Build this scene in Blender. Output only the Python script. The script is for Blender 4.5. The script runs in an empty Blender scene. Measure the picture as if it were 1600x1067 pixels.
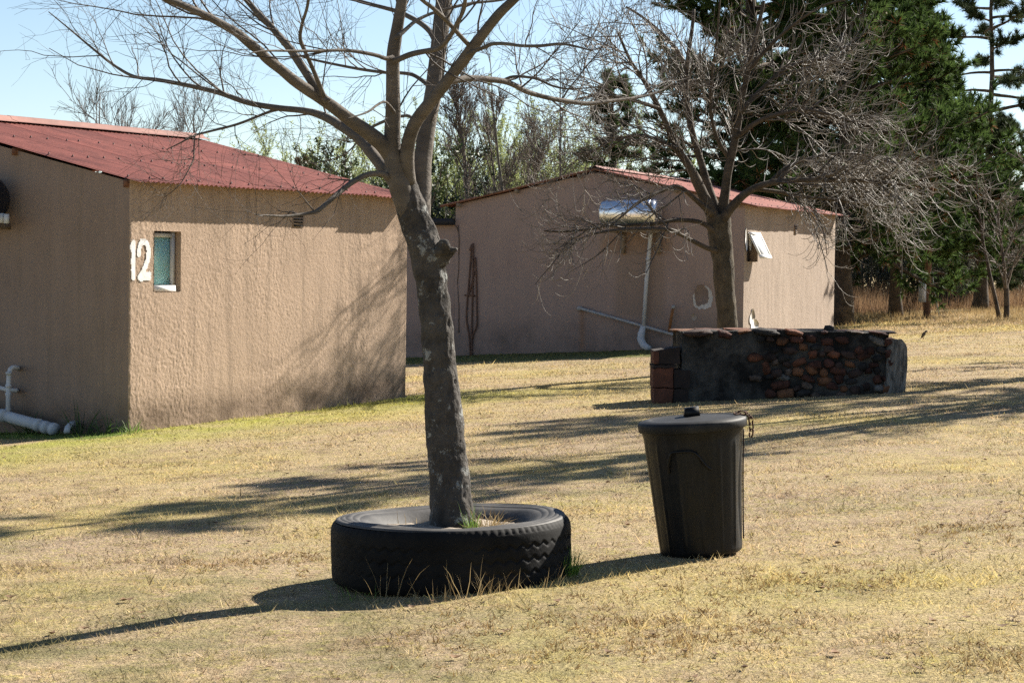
import bpy, math, random
import numpy as np
from mathutils import Vector, Matrix, Euler

rng = np.random.default_rng(11)
random.seed(5)
SC = bpy.context.scene
COL = SC.collection

# ------------------------------------------------------------------ camera, sky, sun, exposure
F, HOR, ROLL, S, T, H = 3304.6, 420.2, .0130, .0593, -.0052, 1.4      # focal length in photo pixels, horizon row, roll, ground slopes, eye height
PITCH = math.atan((533.5 - HOR) / F)
cam = bpy.data.cameras.new('camera')
cam.sensor_width = 36
cam.lens = F / 1600 * 36
cam.clip_start = .1
cam.clip_end = 6000
camo = bpy.data.objects.new('camera', cam)
COL.objects.link(camo)
camo.matrix_world = Matrix.Translation((0, 0, H)) @ Matrix.Rotation(math.pi / 2 - PITCH, 4, 'X') @ Matrix.Rotation(ROLL, 4, 'Z')
SC.camera = camo

SUN_AZ, SUN_EL = math.radians(49.5), math.radians(35)
world = bpy.data.worlds.new('World')
SC.world = world
world.use_nodes = True
wn = world.node_tree
wn.nodes.clear()
sky = wn.nodes.new('ShaderNodeTexSky')
sky.sky_type = 'NISHITA'
sky.sun_disc = False
sky.sun_elevation = SUN_EL
sky.sun_rotation = SUN_AZ
sky.altitude = 1500
sky.air_density = 1.0
sky.dust_density = 0.6
sky.ozone_density = 1.0
bg = wn.nodes.new('ShaderNodeBackground')
bg.inputs['Strength'].default_value = .05
wo = wn.nodes.new('ShaderNodeOutputWorld')
wn.links.new(sky.outputs[0], bg.inputs[0])
wn.links.new(bg.outputs[0], wo.inputs[0])
sl = bpy.data.lights.new('sun', 'SUN')
sl.energy = 5.0
sl.angle = math.radians(.53)
sl.color = (1, .93, .82)
so = bpy.data.objects.new('sun', sl)
COL.objects.link(so)
SV = Vector((math.sin(SUN_AZ) * math.cos(SUN_EL), math.cos(SUN_AZ) * math.cos(SUN_EL), math.sin(SUN_EL)))
so.rotation_euler = SV.to_track_quat('Z', 'Y').to_euler()
so.location = SV * 40
SC.view_settings.view_transform = 'Standard'
SC.view_settings.look = 'None'
SC.view_settings.exposure = 1.55
SC.view_settings.gamma = 1
SC.cycles.max_bounces = 6
SC.cycles.transparent_max_bounces = 8
SC.cycles.use_denoising = False

# ------------------------------------------------------------------ pixel -> place helpers (used to measure the photograph)
_c, _s, _cr, _sr = math.cos(PITCH), math.sin(PITCH), math.cos(ROLL), math.sin(ROLL)
def ray(u, v):
    a, b = u - 800, v - 533.5
    x, w = (a * _cr + b * _sr) / F, -(-a * _sr + b * _cr) / F
    return np.array([x, _c + w * _s, -_s + w * _c])
def at(u, v, y):
    r = ray(u, v)
    return np.array([0, 0, H]) + r * (y / r[1])
def vnoise(p, seed=0):
    """smooth value noise, p (...,2 or 3) -> -1..1"""
    p = np.asarray(p, float)
    i = np.floor(p).astype(np.int64)
    f = p - i
    f = f * f * (3 - 2 * f)
    dim = p.shape[-1]
    out = 0
    for k in range(2 ** dim):
        w = 1
        h = np.full(p.shape[:-1], seed * 374761393 + 1013, dtype=np.int64)
        for a in range(dim):
            bit = (k >> a) & 1
            w = w * (f[..., a] if bit else 1 - f[..., a])
            h = h ^ ((i[..., a] + bit) * (73856093, 19349663, 83492791)[a])
        h = (h ^ (h >> 13)) * 1274126177
        h = (h ^ (h >> 16)) & 0xffff
        out = out + w * (h / 32767.5 - 1)
    return out
def fbm(p, oct=3, seed=0):
    p = np.asarray(p, float)
    o, a = 0, 1
    for k in range(oct):
        o = o + a * vnoise(p * 2 ** k, seed + k)
        a *= .5
    return o
def gz(x, y):
    x = np.asarray(x, float); y = np.asarray(y, float)
    z = S * 30 * np.tanh(x / 30) + T * np.clip(y, -20, 70)
    p = np.stack(np.broadcast_arrays(x, y), -1)
    return z + .012 * fbm(p * 1.3, 2, 3)
def gp(u, v):
    r = ray(u, v)
    k = -H / (r[2] - S * r[0] - T * r[1])
    p = np.array([0, 0, H]) + k * r
    p[2] = float(gz(p[0], p[1]))
    return p

# ------------------------------------------------------------------ mesh helpers
def norm(a):
    a = np.asarray(a, float)
    return a / np.maximum(np.linalg.norm(a, axis=-1, keepdims=True), 1e-9)

class MB:
    def __init__(s):
        s.v, s.f, s.r, s.n = [], [], [], 0
    def add(s, V, Fs, rnd=0.5):
        V = np.asarray(V, float).reshape(-1, 3)
        if len(V) == 0: return s
        if not isinstance(Fs, list) or np.ndim(Fs[0]) == 0: Fs = [Fs]
        for q in Fs:
            q = np.asarray(q, np.int64)
            if q.ndim == 1: q = q[None]
            if len(q): s.f.append(q + s.n)
        s.v.append(V)
        s.r.append(np.broadcast_to(np.asarray(rnd, float), (len(V),)))
        s.n += len(V)
        return s
    def box(s, c, size, M=None, rnd=.5, taper=1.0):
        """box centred on c; M 3x3 axes as rows"""
        q = np.array([[x, y, z] for z in (-.5, .5) for y in (-.5, .5) for x in (-.5, .5)]) * np.array(size)
        q[4:, :2] *= taper
        if M is not None: q = q @ np.asarray(M)
        s.add(q + np.asarray(c), [[0, 2, 3, 1], [4, 5, 7, 6], [0, 1, 5, 4], [2, 6, 7, 3], [0, 4, 6, 2], [1, 3, 7, 5]], rnd)
        return s
    def tubes(s, P, R, k=3, rnd=.5, cap=False):
        """batch of tubes; P (M,n,3), R (M,n)"""
        P = np.asarray(P, float); R = np.asarray(R, float)
        if P.ndim == 2: P, R = P[None], R[None]
        M, n = P.shape[:2]
        if M == 0: return s
        Tn = norm(np.gradient(P, axis=1))
        mean = norm(P[:, -1] - P[:, 0])
        ref = np.where(np.abs(mean[:, 2:3]) < .75, np.array([[0, 0, 1.]]), np.array([[1., 0, 0]]))
        A = norm(np.cross(Tn, ref[:, None, :]))
        B = np.cross(Tn, A)
        th = np.arange(k) / k * 2 * np.pi
        ring = P[:, :, None] + R[:, :, None, None] * (A[:, :, None] * np.cos(th)[None, None, :, None] + B[:, :, None] * np.sin(th)[None, None, :, None])
        idx = np.arange(M * n * k).reshape(M, n, k)
        a, b = idx[:, :-1], idx[:, 1:]
        q = np.stack([a, np.roll(a, -1, 2), np.roll(b, -1, 2), b], -1).reshape(-1, 4)
        rr = np.broadcast_to(np.asarray(rnd, float).reshape(-1, 1) if np.ndim(rnd) else np.full((M, 1), rnd), (M, n * k)).reshape(-1)
        fl = [q]
        if cap: fl += [idx[:, -1], idx[:, 0, ::-1]]
        s.add(ring.reshape(-1, 3), fl, rr)
        return s
    def tube(s, pts, rad, k=10, cap=True, rnd=.5):
        pts = np.asarray(pts, float)
        rad = np.broadcast_to(np.asarray(rad, float), (len(pts),))
        return s.tubes(pts[None], rad[None], k, rnd, cap)
    def lathe(s, prof, c=(0, 0, 0), k=48, fn=None, rnd=.5):
        prof = np.asarray(prof, float)
        th = np.arange(k) / k * 2 * np.pi
        r = prof[:, None, 0] * np.ones((1, k)); z = prof[:, None, 1] * np.ones((1, k))
        if fn is not None: r, z = fn(r, z, th[None, :] * np.ones_like(r))
        V = np.stack([r * np.cos(th), r * np.sin(th), z], -1) + np.asarray(c)
        idx = np.arange(len(prof) * k).reshape(len(prof), k)
        a, b = idx[:-1], idx[1:]
        q = np.stack([a, np.roll(a, -1, 1), np.roll(b, -1, 1), b], -1).reshape(-1, 4)
        s.add(V.reshape(-1, 3), q, rnd)
        return s
    def grid(s, V, rnd=.5, mask=None):
        """V (n,m,3); mask (n-1,m-1) keep"""
        n, m = V.shape[:2]
        idx = np.arange(n * m).reshape(n, m)
        q = np.stack([idx[:-1, :-1], idx[:-1, 1:], idx[1:, 1:], idx[1:, :-1]], -1)
        q = q[mask] if mask is not None else q.reshape(-1, 4)
        s.add(V.reshape(-1, 3), q, rnd)
        return s
    def blades(s, base, d, L, W, rnd, bend=None):
        """one thin triangle each"""
        side = norm(np.cross(d, rng.normal(size=d.shape)))
        a = base - side * (W / 2)[:, None]; b = base + side * (W / 2)[:, None]
        t = base + d * L[:, None]
        V = np.stack([a, b, t], 1)
        s.add(V.reshape(-1, 3), np.arange(len(base) * 3).reshape(-1, 3), np.repeat(rnd, 3))
        return s
    def mesh(s, name, origin=(0, 0, 0), smooth=False, rndattr=True):
        V = (np.concatenate(s.v) - np.asarray(origin, float)).astype(np.float32)
        me = bpy.data.meshes.new(name)
        me.vertices.add(len(V)); me.vertices.foreach_set('co', V.ravel())
        loops = np.concatenate([q.ravel() for q in s.f]).astype(np.int32)
        cnt = np.concatenate([np.full(len(q), q.shape[1]) for q in s.f]).astype(np.int32)
        me.loops.add(len(loops)); me.loops.foreach_set('vertex_index', loops)
        me.polygons.add(len(cnt))
        me.polygons.foreach_set('loop_start', (np.cumsum(cnt) - cnt).astype(np.int32))
        me.polygons.foreach_set('loop_total', cnt)
        if smooth: me.polygons.foreach_set('use_smooth', np.ones(len(cnt), bool))
        if rndattr:
            at_ = me.attributes.new('rnd', 'FLOAT', 'POINT')
            at_.data.foreach_set('value', np.concatenate(s.r).astype(np.float32))
        me.update(calc_edges=True)
        me.validate()
        return me

def org(o):
    p = Vector((0, 0, 0))
    while o is not None:
        p = p + o.location; o = o.parent
    return np.array(p)
def link(name, me, mat, parent=None, loc=(0, 0, 0)):
    o = bpy.data.objects.new(name, me)
    COL.objects.link(o)
    if mat is not None and me is not None and len(me.materials) == 0: me.materials.append(mat)
    o.parent = parent
    o.location = loc
    return o
def part(name, mb, mat, parent, smooth=False, local=False, kind=None):
    o = link(name, mb.mesh(name, (0, 0, 0) if local else org(parent), smooth), mat, parent)
    if kind: o['kind'] = kind
    return o
def tag(o, label=None, cat=None, group=None, kind=None):
    if label: o['label'] = label
    if cat: o['category'] = cat
    if group: o['group'] = group
    if kind: o['kind'] = kind
    return o
def thing(name, label, cat, loc, group=None):
    o = bpy.data.objects.new(name, None)
    COL.objects.link(o)
    o.location = [float(a) for a in loc]
    o.empty_display_size = .2
    return tag(o, label, cat, group)
def smooth_path(P, R, n=None, step=None):
    """Catmull-Rom through P with radii R"""
    P = np.asarray(P, float); R = np.asarray(R, float)
    X = np.column_stack([P, R])
    X = np.vstack([2 * X[0] - X[1], X, 2 * X[-1] - X[-2]])
    seg = np.linalg.norm(np.diff(P, axis=0), axis=1)
    out = []
    for i in range(len(P) - 1):
        m = max(2, int(math.ceil(seg[i] / step))) if step else n
        t = np.arange(m)[:, None] / m
        a, b, c, d = X[i], X[i + 1], X[i + 2], X[i + 3]
        out.append(.5 * ((2 * b) + (c - a) * t + (2 * a - 5 * b + 4 * c - d) * t ** 2 + (3 * b - a - 3 * c + d) * t ** 3))
    out.append(X[-2][None])
    o = np.vstack(out)
    return o[:, :3], np.maximum(o[:, 3], .0008)

# ------------------------------------------------------------------ materials
class NT:
    def __init__(s, name, rough=.9, spec=.3):
        s.m = bpy.data.materials.new(name)
        s.m.use_nodes = True
        s.t = s.m.node_tree
        s.b = s.t.nodes['Principled BSDF']
        s.b.inputs['Roughness'].default_value = rough
        s.b.inputs['Specular IOR Level'].default_value = spec
        s._co = {}
    def n(s, kind, **kw):
        o = s.t.nodes.new('ShaderNode' + kind)
        for k, v in kw.items(): setattr(o, k, v)
        return o
    def l(s, a, b): s.t.links.new(a, b)
    def co(s, which='Object'):
        if which == 'World':
            if which not in s._co: s._co[which] = s.n('NewGeometry').outputs['Position']
        elif which not in s._co: s._co[which] = s.n('TexCoord').outputs[which]
        return s._co[which]
    def mapped(s, scale=(1, 1, 1), which='Object'):
        m = s.n('Mapping')
        m.inputs['Scale'].default_value = scale
        s.l(s.co(which), m.inputs[0])
        return m.outputs[0]
    def noise(s, scale, detail=4, rough=.6, vec=None, dist=0):
        t = s.n('TexNoise')
        t.inputs['Scale'].default_value = scale
        t.inputs['Detail'].default_value = detail
        t.inputs['Roughness'].default_value = rough
        t.inputs['Distortion'].default_value = dist
        s.l(vec if vec is not None else s.co(), t.inputs['Vector'])
        return t.outputs['Fac']
    def ramp(s, fac, stops, interp='LINEAR'):
        r = s.n('ValToRGB')
        r.color_ramp.interpolation = interp
        e = r.color_ramp.elements
        while len(e) < len(stops): e.new(.5)
        for i, (p, c) in enumerate(stops):
            e[i].position = p
            e[i].color = (*c, 1) if isinstance(c, (tuple, list)) else (c, c, c, 1)
        s.l(fac, r.inputs[0])
        return r.outputs[0]
    def mix(s, fac, a, b, mode='MIX'):
        x = s.n('Mix', data_type='RGBA', blend_type=mode)
        for i, q in ((0, fac), (6, a), (7, b)):
            if isinstance(q, (int, float)): x.inputs[i].default_value = q
            elif isinstance(q, tuple): x.inputs[i].default_value = (*q, 1)
            else: s.l(q, x.inputs[i])
        return x.outputs[2]
    def math(s, op, a, b=0, c=0, clamp=False):
        x = s.n('Math', operation=op, use_clamp=clamp)
        for i, q in enumerate((a, b, c)):
            if isinstance(q, (int, float)): x.inputs[i].default_value = q
            else: s.l(q, x.inputs[i])
        return x.outputs[0]
    def attr(s, name='rnd'):
        a = s.n('Attribute'); a.attribute_name = name
        return a.outputs['Fac']
    def random(s): return s.n('ObjectInfo').outputs['Random']
    def color(s, c):
        if isinstance(c, tuple): s.b.inputs['Base Color'].default_value = (*c, 1)
        else: s.l(c, s.b.inputs['Base Color'])
    def bump(s, h, strength=.5, dist=.02):
        bnode = s.n('Bump')
        bnode.inputs['Strength'].default_value = strength
        bnode.inputs['Distance'].default_value = dist
        s.l(h, bnode.inputs['Height'])
        s.l(bnode.outputs[0], s.b.inputs['Normal'])
    def box(s, lo, hi, soft=.1):
        """soft mask of a box in object space (per axis None = unbounded)"""
        sep = s.n('SeparateXYZ'); s.l(s.co(), sep.inputs[0])
        m = None
        for a in range(3):
            if lo[a] is None: continue
            c, h = (lo[a] + hi[a]) / 2, (hi[a] - lo[a]) / 2
            d = s.math('ABSOLUTE', s.math('SUBTRACT', sep.outputs[a], c))
            q = s.math('DIVIDE', s.math('SUBTRACT', h, d), soft, clamp=True)
            m = q if m is None else s.math('MULTIPLY', m, q)
        return m
MATS = {}
def simple(name, c, rough=.8, var=.25, scale=12, spec=.3, metal=0, bump=0, bscale=40):
    if name in MATS: return MATS[name]
    t = NT(name, rough, spec)
    f = t.noise(scale, 5)
    t.color(t.ramp(f, [(.25, tuple(x * (1 - var) for x in c)), (.75, tuple(min(1, x * (1 + var)) for x in c))]))
    t.b.inputs['Metallic'].default_value = metal
    if bump: t.bump(t.noise(bscale, 4), bump, .01)
    MATS[name] = t.m
    return t.m
def leafy(name, c0, c1, rough=.55, spec=.35, trans=0.0, wave=.6):
    """foliage or blade colour between c0 and c1: per-leaf value plus slow drift in space"""
    t = NT(name, rough, spec)
    f = t.math('ADD', t.math('MULTIPLY', t.attr(), .6), t.math('MULTIPLY', t.math('SUBTRACT', t.noise(wave, 2, .6), .3), 1.0))
    col = t.ramp(f, [(.15, c0), (.85, c1)])
    t.color(col)
    if trans > 0:
        tr = t.n('BsdfTranslucent'); t.l(col, tr.inputs[0])
        mx = t.n('MixShader'); mx.inputs[0].default_value = trans
        out = t.t.nodes['Material Output']
        t.l(t.b.outputs[0], mx.inputs[1]); t.l(tr.outputs[0], mx.inputs[2]); t.l(mx.outputs[0], out.inputs[0])
    MATS[name] = t.m
    return t.m

def stucco(name, base, dark, fine=70., strength=.6, extra=None):
    t = NT(name, .95, .15)
    big = t.noise(1.3, 5, .65)
    streak = t.noise(1., 4, .6, t.mapped((6, 6, .7)))
    fines = t.noise(fine, 3, .7)
    f = t.math('ADD', t.math('MULTIPLY', big, .5), t.math('ADD', t.math('MULTIPLY', streak, .35), t.math('MULTIPLY', fines, .25)))
    col = t.ramp(f, [(.35, dark), (.52, base), (.72, tuple(min(1, x * 1.13) for x in base))])
    if extra: col = extra(t, col)
    t.color(col)
    h = t.math('ADD', t.noise(fine, 4, .7), t.math('MULTIPLY', t.noise(fine * .3, 2), .8))
    t.bump(h, strength, .012)
    return t.m

def bark(name, c0, c1, lichen=None, scale=(9, 9, 30), rings=True, strength=.7, lich_thr=.62):
    t = NT(name, .9, .25)
    a = t.noise(1., 6, .7, t.mapped(scale))
    b = t.noise(5., 4, .6)
    f = t.math('ADD', t.math('MULTIPLY', a, .6), t.math('MULTIPLY', b, .4))
    col = t.ramp(f, [(.33, c0), (.62, c1)])
    if lichen:
        L = t.ramp(t.noise(11., 6, .8), [(lich_thr, 0.), (lich_thr + .06, 1.)])
        col = t.mix(L, col, lichen)
    t.color(col)
    h = t.math('ADD', a, t.math('MULTIPLY', t.noise(38., 3), .5))
    t.bump(h, strength, .02)
    return t.m

# ------------------------------------------------------------------ frames of the two cottages
HB = .5564                                                        # bearing of the sunlit wall of cottage 12
HC = np.array([-3.971, 21.884]); HL, HEZ, HO, HW, HRZ, HOA = 5.033, 2.263, .19, 3.43, 3.035, .05
HD = np.array([math.sin(HB), math.cos(HB), 0]); HN = np.array([math.cos(HB), -math.sin(HB), 0])
def P1(s, n, z):
    s, n, z = np.broadcast_arrays(np.asarray(s, float), n, z)
    return np.array([*HC, 0]) + s[..., None] * HD + n[..., None] * HN + z[..., None] * np.array([0, 0, 1.])
GB = .3977
GK = np.array([4.161, 38.12]); GW, GEZ, GRZ, GL, GO = 5.714, 2.616, 3.245, 6.6, .27
GU = np.array([-math.cos(GB), math.sin(GB), 0]); GV = np.array([math.sin(GB), math.cos(GB), 0])
def P2(a, b, z):
    a, b, z = np.broadcast_arrays(np.asarray(a, float), b, z)
    return np.array([*GK, 0]) + a[..., None] * GU + b[..., None] * GV + z[..., None] * np.array([0, 0, 1.])
def hit(u, v, p0, n):
    r = ray(u, v); o = np.array([0, 0, H])
    return o + r * (np.dot(np.asarray(p0) - o, n) / np.dot(r, n))
def on1s(u, v, off=0):                    # on the sunlit wall of cottage 12 -> (s, z)
    p = hit(u, v, P1(0, off, 0), HN); return np.dot(p - P1(0, 0, 0), HD), p[2]
def on1g(u, v, off=0):                    # on its shaded gable -> (n, z)
    p = hit(u, v, P1(-off, 0, 0), HD); return np.dot(p - P1(0, 0, 0), HN), p[2]
def on2g(u, v, off=0):                    # on the gable of the far cottage -> (a, z)
    p = hit(u, v, P2(0, -off, 0), GV); return np.dot(p - P2(0, 0, 0), GU), p[2]
def on2r(u, v, off=0):                    # on its sunlit wall -> (b, z)
    p = hit(u, v, P2(-off, 0, 0), GU); return np.dot(p - P2(0, 0, 0), GV), p[2]

# ------------------------------------------------------------------ ground and lawn
def lawn_colour(t, fine):
    """straw, tan, yellow-green and brown patches of a dry winter lawn, by place"""
    w = t.co('World')
    straw, tan, yel, grn, brn = (.485, .375, .215), (.42, .32, .215), (.485, .39, .16), (.12, .16, .03), (.19, .13, .08)
    col = t.mix(t.ramp(t.noise(.45, 3, .6, w), [(.40, 0.), (.60, 1.)]), straw, tan)
    col = t.mix(t.ramp(t.noise(.30, 3, .6, w, .4), [(.48, 0.), (.62, .85)]), col, yel)
    col = t.mix(t.ramp(t.noise(1.6, 5, .7, w), [(.52, 0.), (.68, .75)]), col, brn)
    vg = t.n('VectorMath', operation='ADD'); vg.inputs[1].default_value = (31, 7, 3); t.l(w, vg.inputs[0])
    col = t.mix(t.ramp(t.noise(.9, 5, .7, vg.outputs[0]), [(.53, 0.), (.70, .6)]), col, (.28, .275, .11))
    col = t.mix(t.ramp(t.noise(7., 4, .7, w), [(.52, 0.), (.68, .5)]), col, (.25, .18, .10))
    col = t.mix(t.ramp(t.noise(16., 3, .7, w), [(.50, 0.), (.66, .6)]), col, (.40, .36, .09))
    col = t.mix(t.ramp(t.noise(13., 3, .7, vg.outputs[0]), [(.52, 0.), (.68, .5)]), col, (.47, .33, .23))
    def strip(nrm, p0, lo, hi, soft):
        d = t.n('VectorMath', operation='DOT_PRODUCT'); d.inputs[1].default_value = tuple(nrm); t.l(w, d.inputs[0])
        x = t.math('SUBTRACT', d.outputs['Value'], float(np.dot(nrm, p0)))
        a = t.math('DIVIDE', t.math('SUBTRACT', x, lo), .2, clamp=True)
        b = t.math('DIVIDE', t.math('SUBTRACT', hi, x), soft, clamp=True)
        return t.math('MULTIPLY', a, b)
    g1 = t.math('MULTIPLY', strip(HN, P1(0, 0, 0), -.3, 2.2, 1.6), strip(HD, P1(0, 0, 0), -4, 7, 1.5))
    g1 = t.math('MULTIPLY', g1, t.ramp(t.noise(1.7, 4, .6, w), [(.3, .35), (.6, 1.)]))
    col = t.mix(t.math('MULTIPLY', g1, .95), col, (.36, .365, .075))
    g3 = t.math('MULTIPLY', strip(np.array([0, -1., 0]), np.array([0, 10.6, 0]), 0, 9, 1.), strip(np.array([-1., 0, 0]), np.array([.4, 0, 0]), 0, 9, 1.))
    g3 = t.math('MULTIPLY', g3, t.ramp(t.noise(2.1, 5, .7, w), [(.42, 0.), (.62, .75)]))
    col = t.mix(g3, col, (.20, .19, .085))
    g4 = t.math('MULTIPLY', strip(np.array([0, -1., 0]), np.array([0, 10.2, 0]), 0, 9, 1.2), strip(np.array([1., 0, 0]), np.array([-.2, 0, 0]), 0, 9, 1.))
    g4 = t.math('MULTIPLY', g4, t.ramp(t.noise(1.3, 5, .7, w), [(.38, 0.), (.60, .5)]))
    col = t.mix(g4, col, (.50, .415, .165))
    g1b = t.math('MULTIPLY', strip(-HD, P1(0, 0, 0), -.1, 1.0, .35), strip(-HN, P1(0, 0, 0), -.35, 9, .6))
    col = t.mix(t.math('MULTIPLY', g1b, .9), col, (.11, .185, .028))
    g2 = strip(-GV, P2(0, 0, 0), -.1, 3.4, .5)
    g2 = t.math('MULTIPLY', g2, strip(GU, P2(0, 0, 0), -.5, 9, .5))
    col = t.mix(t.math('MULTIPLY', g2, .8), col, (.085, .12, .025))
    return col
t = NT('lawn_soil', .95, .1)
c = lawn_colour(t, 0)
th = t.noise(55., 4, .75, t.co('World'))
c = t.mix(t.ramp(th, [(.30, .85), (.62, 0.)]), c, (.085, .06, .033))  # bare soil, with shade between the blades painted in as dark gaps
t.color(c)
t.bump(t.math('ADD', th, t.noise(16., 3, .6, t.co('World'))), .8, .03)
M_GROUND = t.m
t = NT('lawn_blades', .75, .2)
c = lawn_colour(t, 1)
c = t.mix(1.0, c, t.ramp(t.attr(), [(0., (.30, .27, .24)), (.45, (1.0, 1.0, 1.0)), (1., (1.65, 1.6, 1.5))]), 'MULTIPLY')
t.color(c)
tr = t.n('BsdfTranslucent'); t.l(c, tr.inputs[0])
mx = t.n('MixShader'); mx.inputs[0].default_value = .35
t.l(t.b.outputs[0], mx.inputs[1]); t.l(tr.outputs[0], mx.inputs[2]); t.l(mx.outputs[0], t.t.nodes['Material Output'].inputs[0])
M_BLADE = t.m

def spaced(fine_lo, fine_hi, step, far):
    mid = np.arange(fine_lo, fine_hi + 1e-6, step)
    g = np.cumsum(step * 1.35 ** np.arange(1, 40)); g = g[g < far]
    return np.concatenate([fine_lo - g[::-1], mid, fine_hi + g])
gx, gy = np.meshgrid(spaced(-14, 18, .42, 2500), spaced(3, 64, .42, 2500))
mb = MB().grid(np.stack([gx, gy, gz(gx, gy)], -1))
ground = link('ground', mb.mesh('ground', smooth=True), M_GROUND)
tag(ground, 'dry winter lawn sloping gently up to one side', 'ground', kind='structure')

TYRE_C = gp(706, 903); TYRE_R = .562
BIN_C = gp(1096, 866)
def keep_out(p):
    k = np.ones(len(p), bool)
    q = p - np.array([*HC, 0]); s, n = q @ HD, q @ HN
    k &= ~((s > -.0) & (n < 0.0) & (s < HL) & (n > -7.2))
    q = p - np.array([*GK, 0]); a, b = q @ GU, q @ GV
    k &= ~((a > 0) & (a < GW + 3) & (b > 0) & (b < GL))
    k &= np.hypot(p[:, 0] - TYRE_C[0], p[:, 1] - TYRE_C[1]) > TYRE_R - .01
    k &= np.hypot(p[:, 0] - BIN_C[0], p[:, 1] - BIN_C[1]) > .19
    return k
N = 620000
d = 6 + 50 * rng.random(N) ** 1.45
x = (rng.random(N) * 2 - 1) * (.265 * d + 1.2)
p = np.stack([x, d, gz(x, d)], -1)
p = p[keep_out(p)]
p = p[(fbm(p[:, :2] * 1.6, 3, 23) > -.72) | (rng.random(len(p)) < .35)]
d = p[:, 1]
clump = fbm(p[:, :2] * 5, 2, 21)
tall = .5 + .5 * np.clip(fbm(p[:, :2] * .9, 2, 31) * 1.2, -1, 1)
sw = p - np.array([*HC, 0])
nearwall = ((sw @ HN < .45) & (sw @ HN > 0) & (sw @ HD > -.5) & (sw @ HD < HL + .5)) | ((sw @ HD < 0) & (sw @ HD > -.75) & (sw @ HN < .3))
Lb = (.014 + .021 * rng.random(len(p))) * (.75 + .6 * tall) * (1 + .5 * clump) * np.where(nearwall, 1.6, 1)
Lb *= np.where(rng.random(len(p)) < .04, 2.1, 1)
Lb *= np.clip((d - 38) / 10, 0, 1) * 1.6 + 1
az = rng.random(len(p)) * 2 * np.pi
el = np.radians(8 + 55 * rng.random(len(p)) ** 1.3)
dr = np.stack([np.cos(az) * np.cos(el), np.sin(az) * np.cos(el), np.sin(el)], -1)
mb = MB().blades(p - np.array([0, 0, .004]), dr, Lb, .0043 * (d / 8) ** .75 * (.7 + .6 * rng.random(len(p))), np.clip(.45 + .25 * rng.normal(size=len(p)) + .2 * clump, 0, 1))
grass = link('grass', mb.mesh('grass'), M_BLADE)
tag(grass, 'short dry straw coloured grass covering the lawn', 'grass', kind='stuff')

# far ridge seen through the gap at the edge of the trees
hx = np.linspace(-500, 900, 90); hy = np.linspace(0, 260, 14)
HX, HY = np.meshgrid(hx, hy)
prof = np.sin(np.clip(HY / 260, 0, 1) * np.pi) * (22 + 9 * fbm(np.stack([HX / 160, HY / 160], -1), 3, 5))
mb = MB().grid(np.stack([HX, 520 + HY, prof - 2.5], -1))
t = NT('hill_veld', .95, .1)
t.color(t.ramp(t.noise(.02, 5, .6), [(.4, (.30, .20, .15)), (.6, (.20, .16, .09))]))
hill = link('hill', mb.mesh('hill', smooth=True), t.m)
tag(hill, 'low dry brown hill far behind the trees', 'hill', kind='structure')

# ------------------------------------------------------------------ shared building materials
def foot(t, col, top, c, n):
    sep = t.n('SeparateXYZ'); t.l(t.co(), sep.inputs[0])
    hh = t.math('SUBTRACT', sep.outputs[2], t.math('MULTIPLY', sep.outputs[0], S))
    m = t.math('SUBTRACT', 1., t.math('DIVIDE', hh, top), clamp=True)
    m = t.math('MULTIPLY', t.math('MULTIPLY', m, 1.6, clamp=True), t.ramp(n, [(.33, .15), (.6, .9)]))
    return t.mix(m, col, c)
def m1(t, col):
    n = t.noise(2.2, 5, .7)
    col = t.mix(t.ramp(t.noise(1., 5, .7, t.mapped((9, 9, .5))), [(.50, 0.), (.70, .6)]), col, (.20, .15, .11))
    return foot(t, col, .42, (.135, .095, .068), n)
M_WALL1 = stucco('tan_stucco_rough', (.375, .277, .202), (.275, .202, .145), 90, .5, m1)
M_WALL1G = stucco('tan_stucco_shaded', (.25, .184, .143), (.20, .146, .113), 60, .35, m1)  # same stucco as the sunlit wall, with the gable's shade put into its colour
def m2(t, col):
    n = t.noise(2.0, 5, .7)
    col = foot(t, col, .7, (.15, .118, .10), n)
    pat = t.ramp(t.noise(.9, 4, .55), [(.42, 0.), (.56, .35)])
    col = t.mix(pat, col, (.315, .24, .20))
    for (u0, v0, u1, v1, cc, k) in ((906, 486, 913, 552, (.21, .115, .06), .75), (960, 398, 1040, 500, (.22, .155, .11), .5), (938, 372, 1050, 400, (.25, .15, .08), .55), (1085, 448, 1112, 485, (.22, .155, .12), .6)):
        a0, z0 = on2g(u0, v1); a1, z1 = on2g(u1, v0)
        q0, q1 = P2(a0, 0, z0) - P2(0, 0, 0), P2(a1, 0, z1) - P2(0, 0, 0)
        lo = (min(q0[0], q1[0]) - .05, None, z0 - .05); hi = (max(q0[0], q1[0]) + .05, None, z1 + .05)
        sep_lo = (lo[0], None, lo[2]); 
        col = t.mix(t.math('MULTIPLY', t.box(sep_lo, hi, .12), k), col, cc)
    return col
M_WALL2G = stucco('pink_tan_plaster', (.285, .21, .178), (.24, .175, .145), 40, .2, m2)
M_WALL2R = stucco('pale_stucco', (.285, .228, .182), (.215, .17, .135), 70, .7, lambda t, col: t.mix(t.ramp(t.noise(1., 5, .7, t.mapped((8, 8, .6))), [(.52, 0.), (.72, .5)]), col, (.20, .155, .12)))
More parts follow.
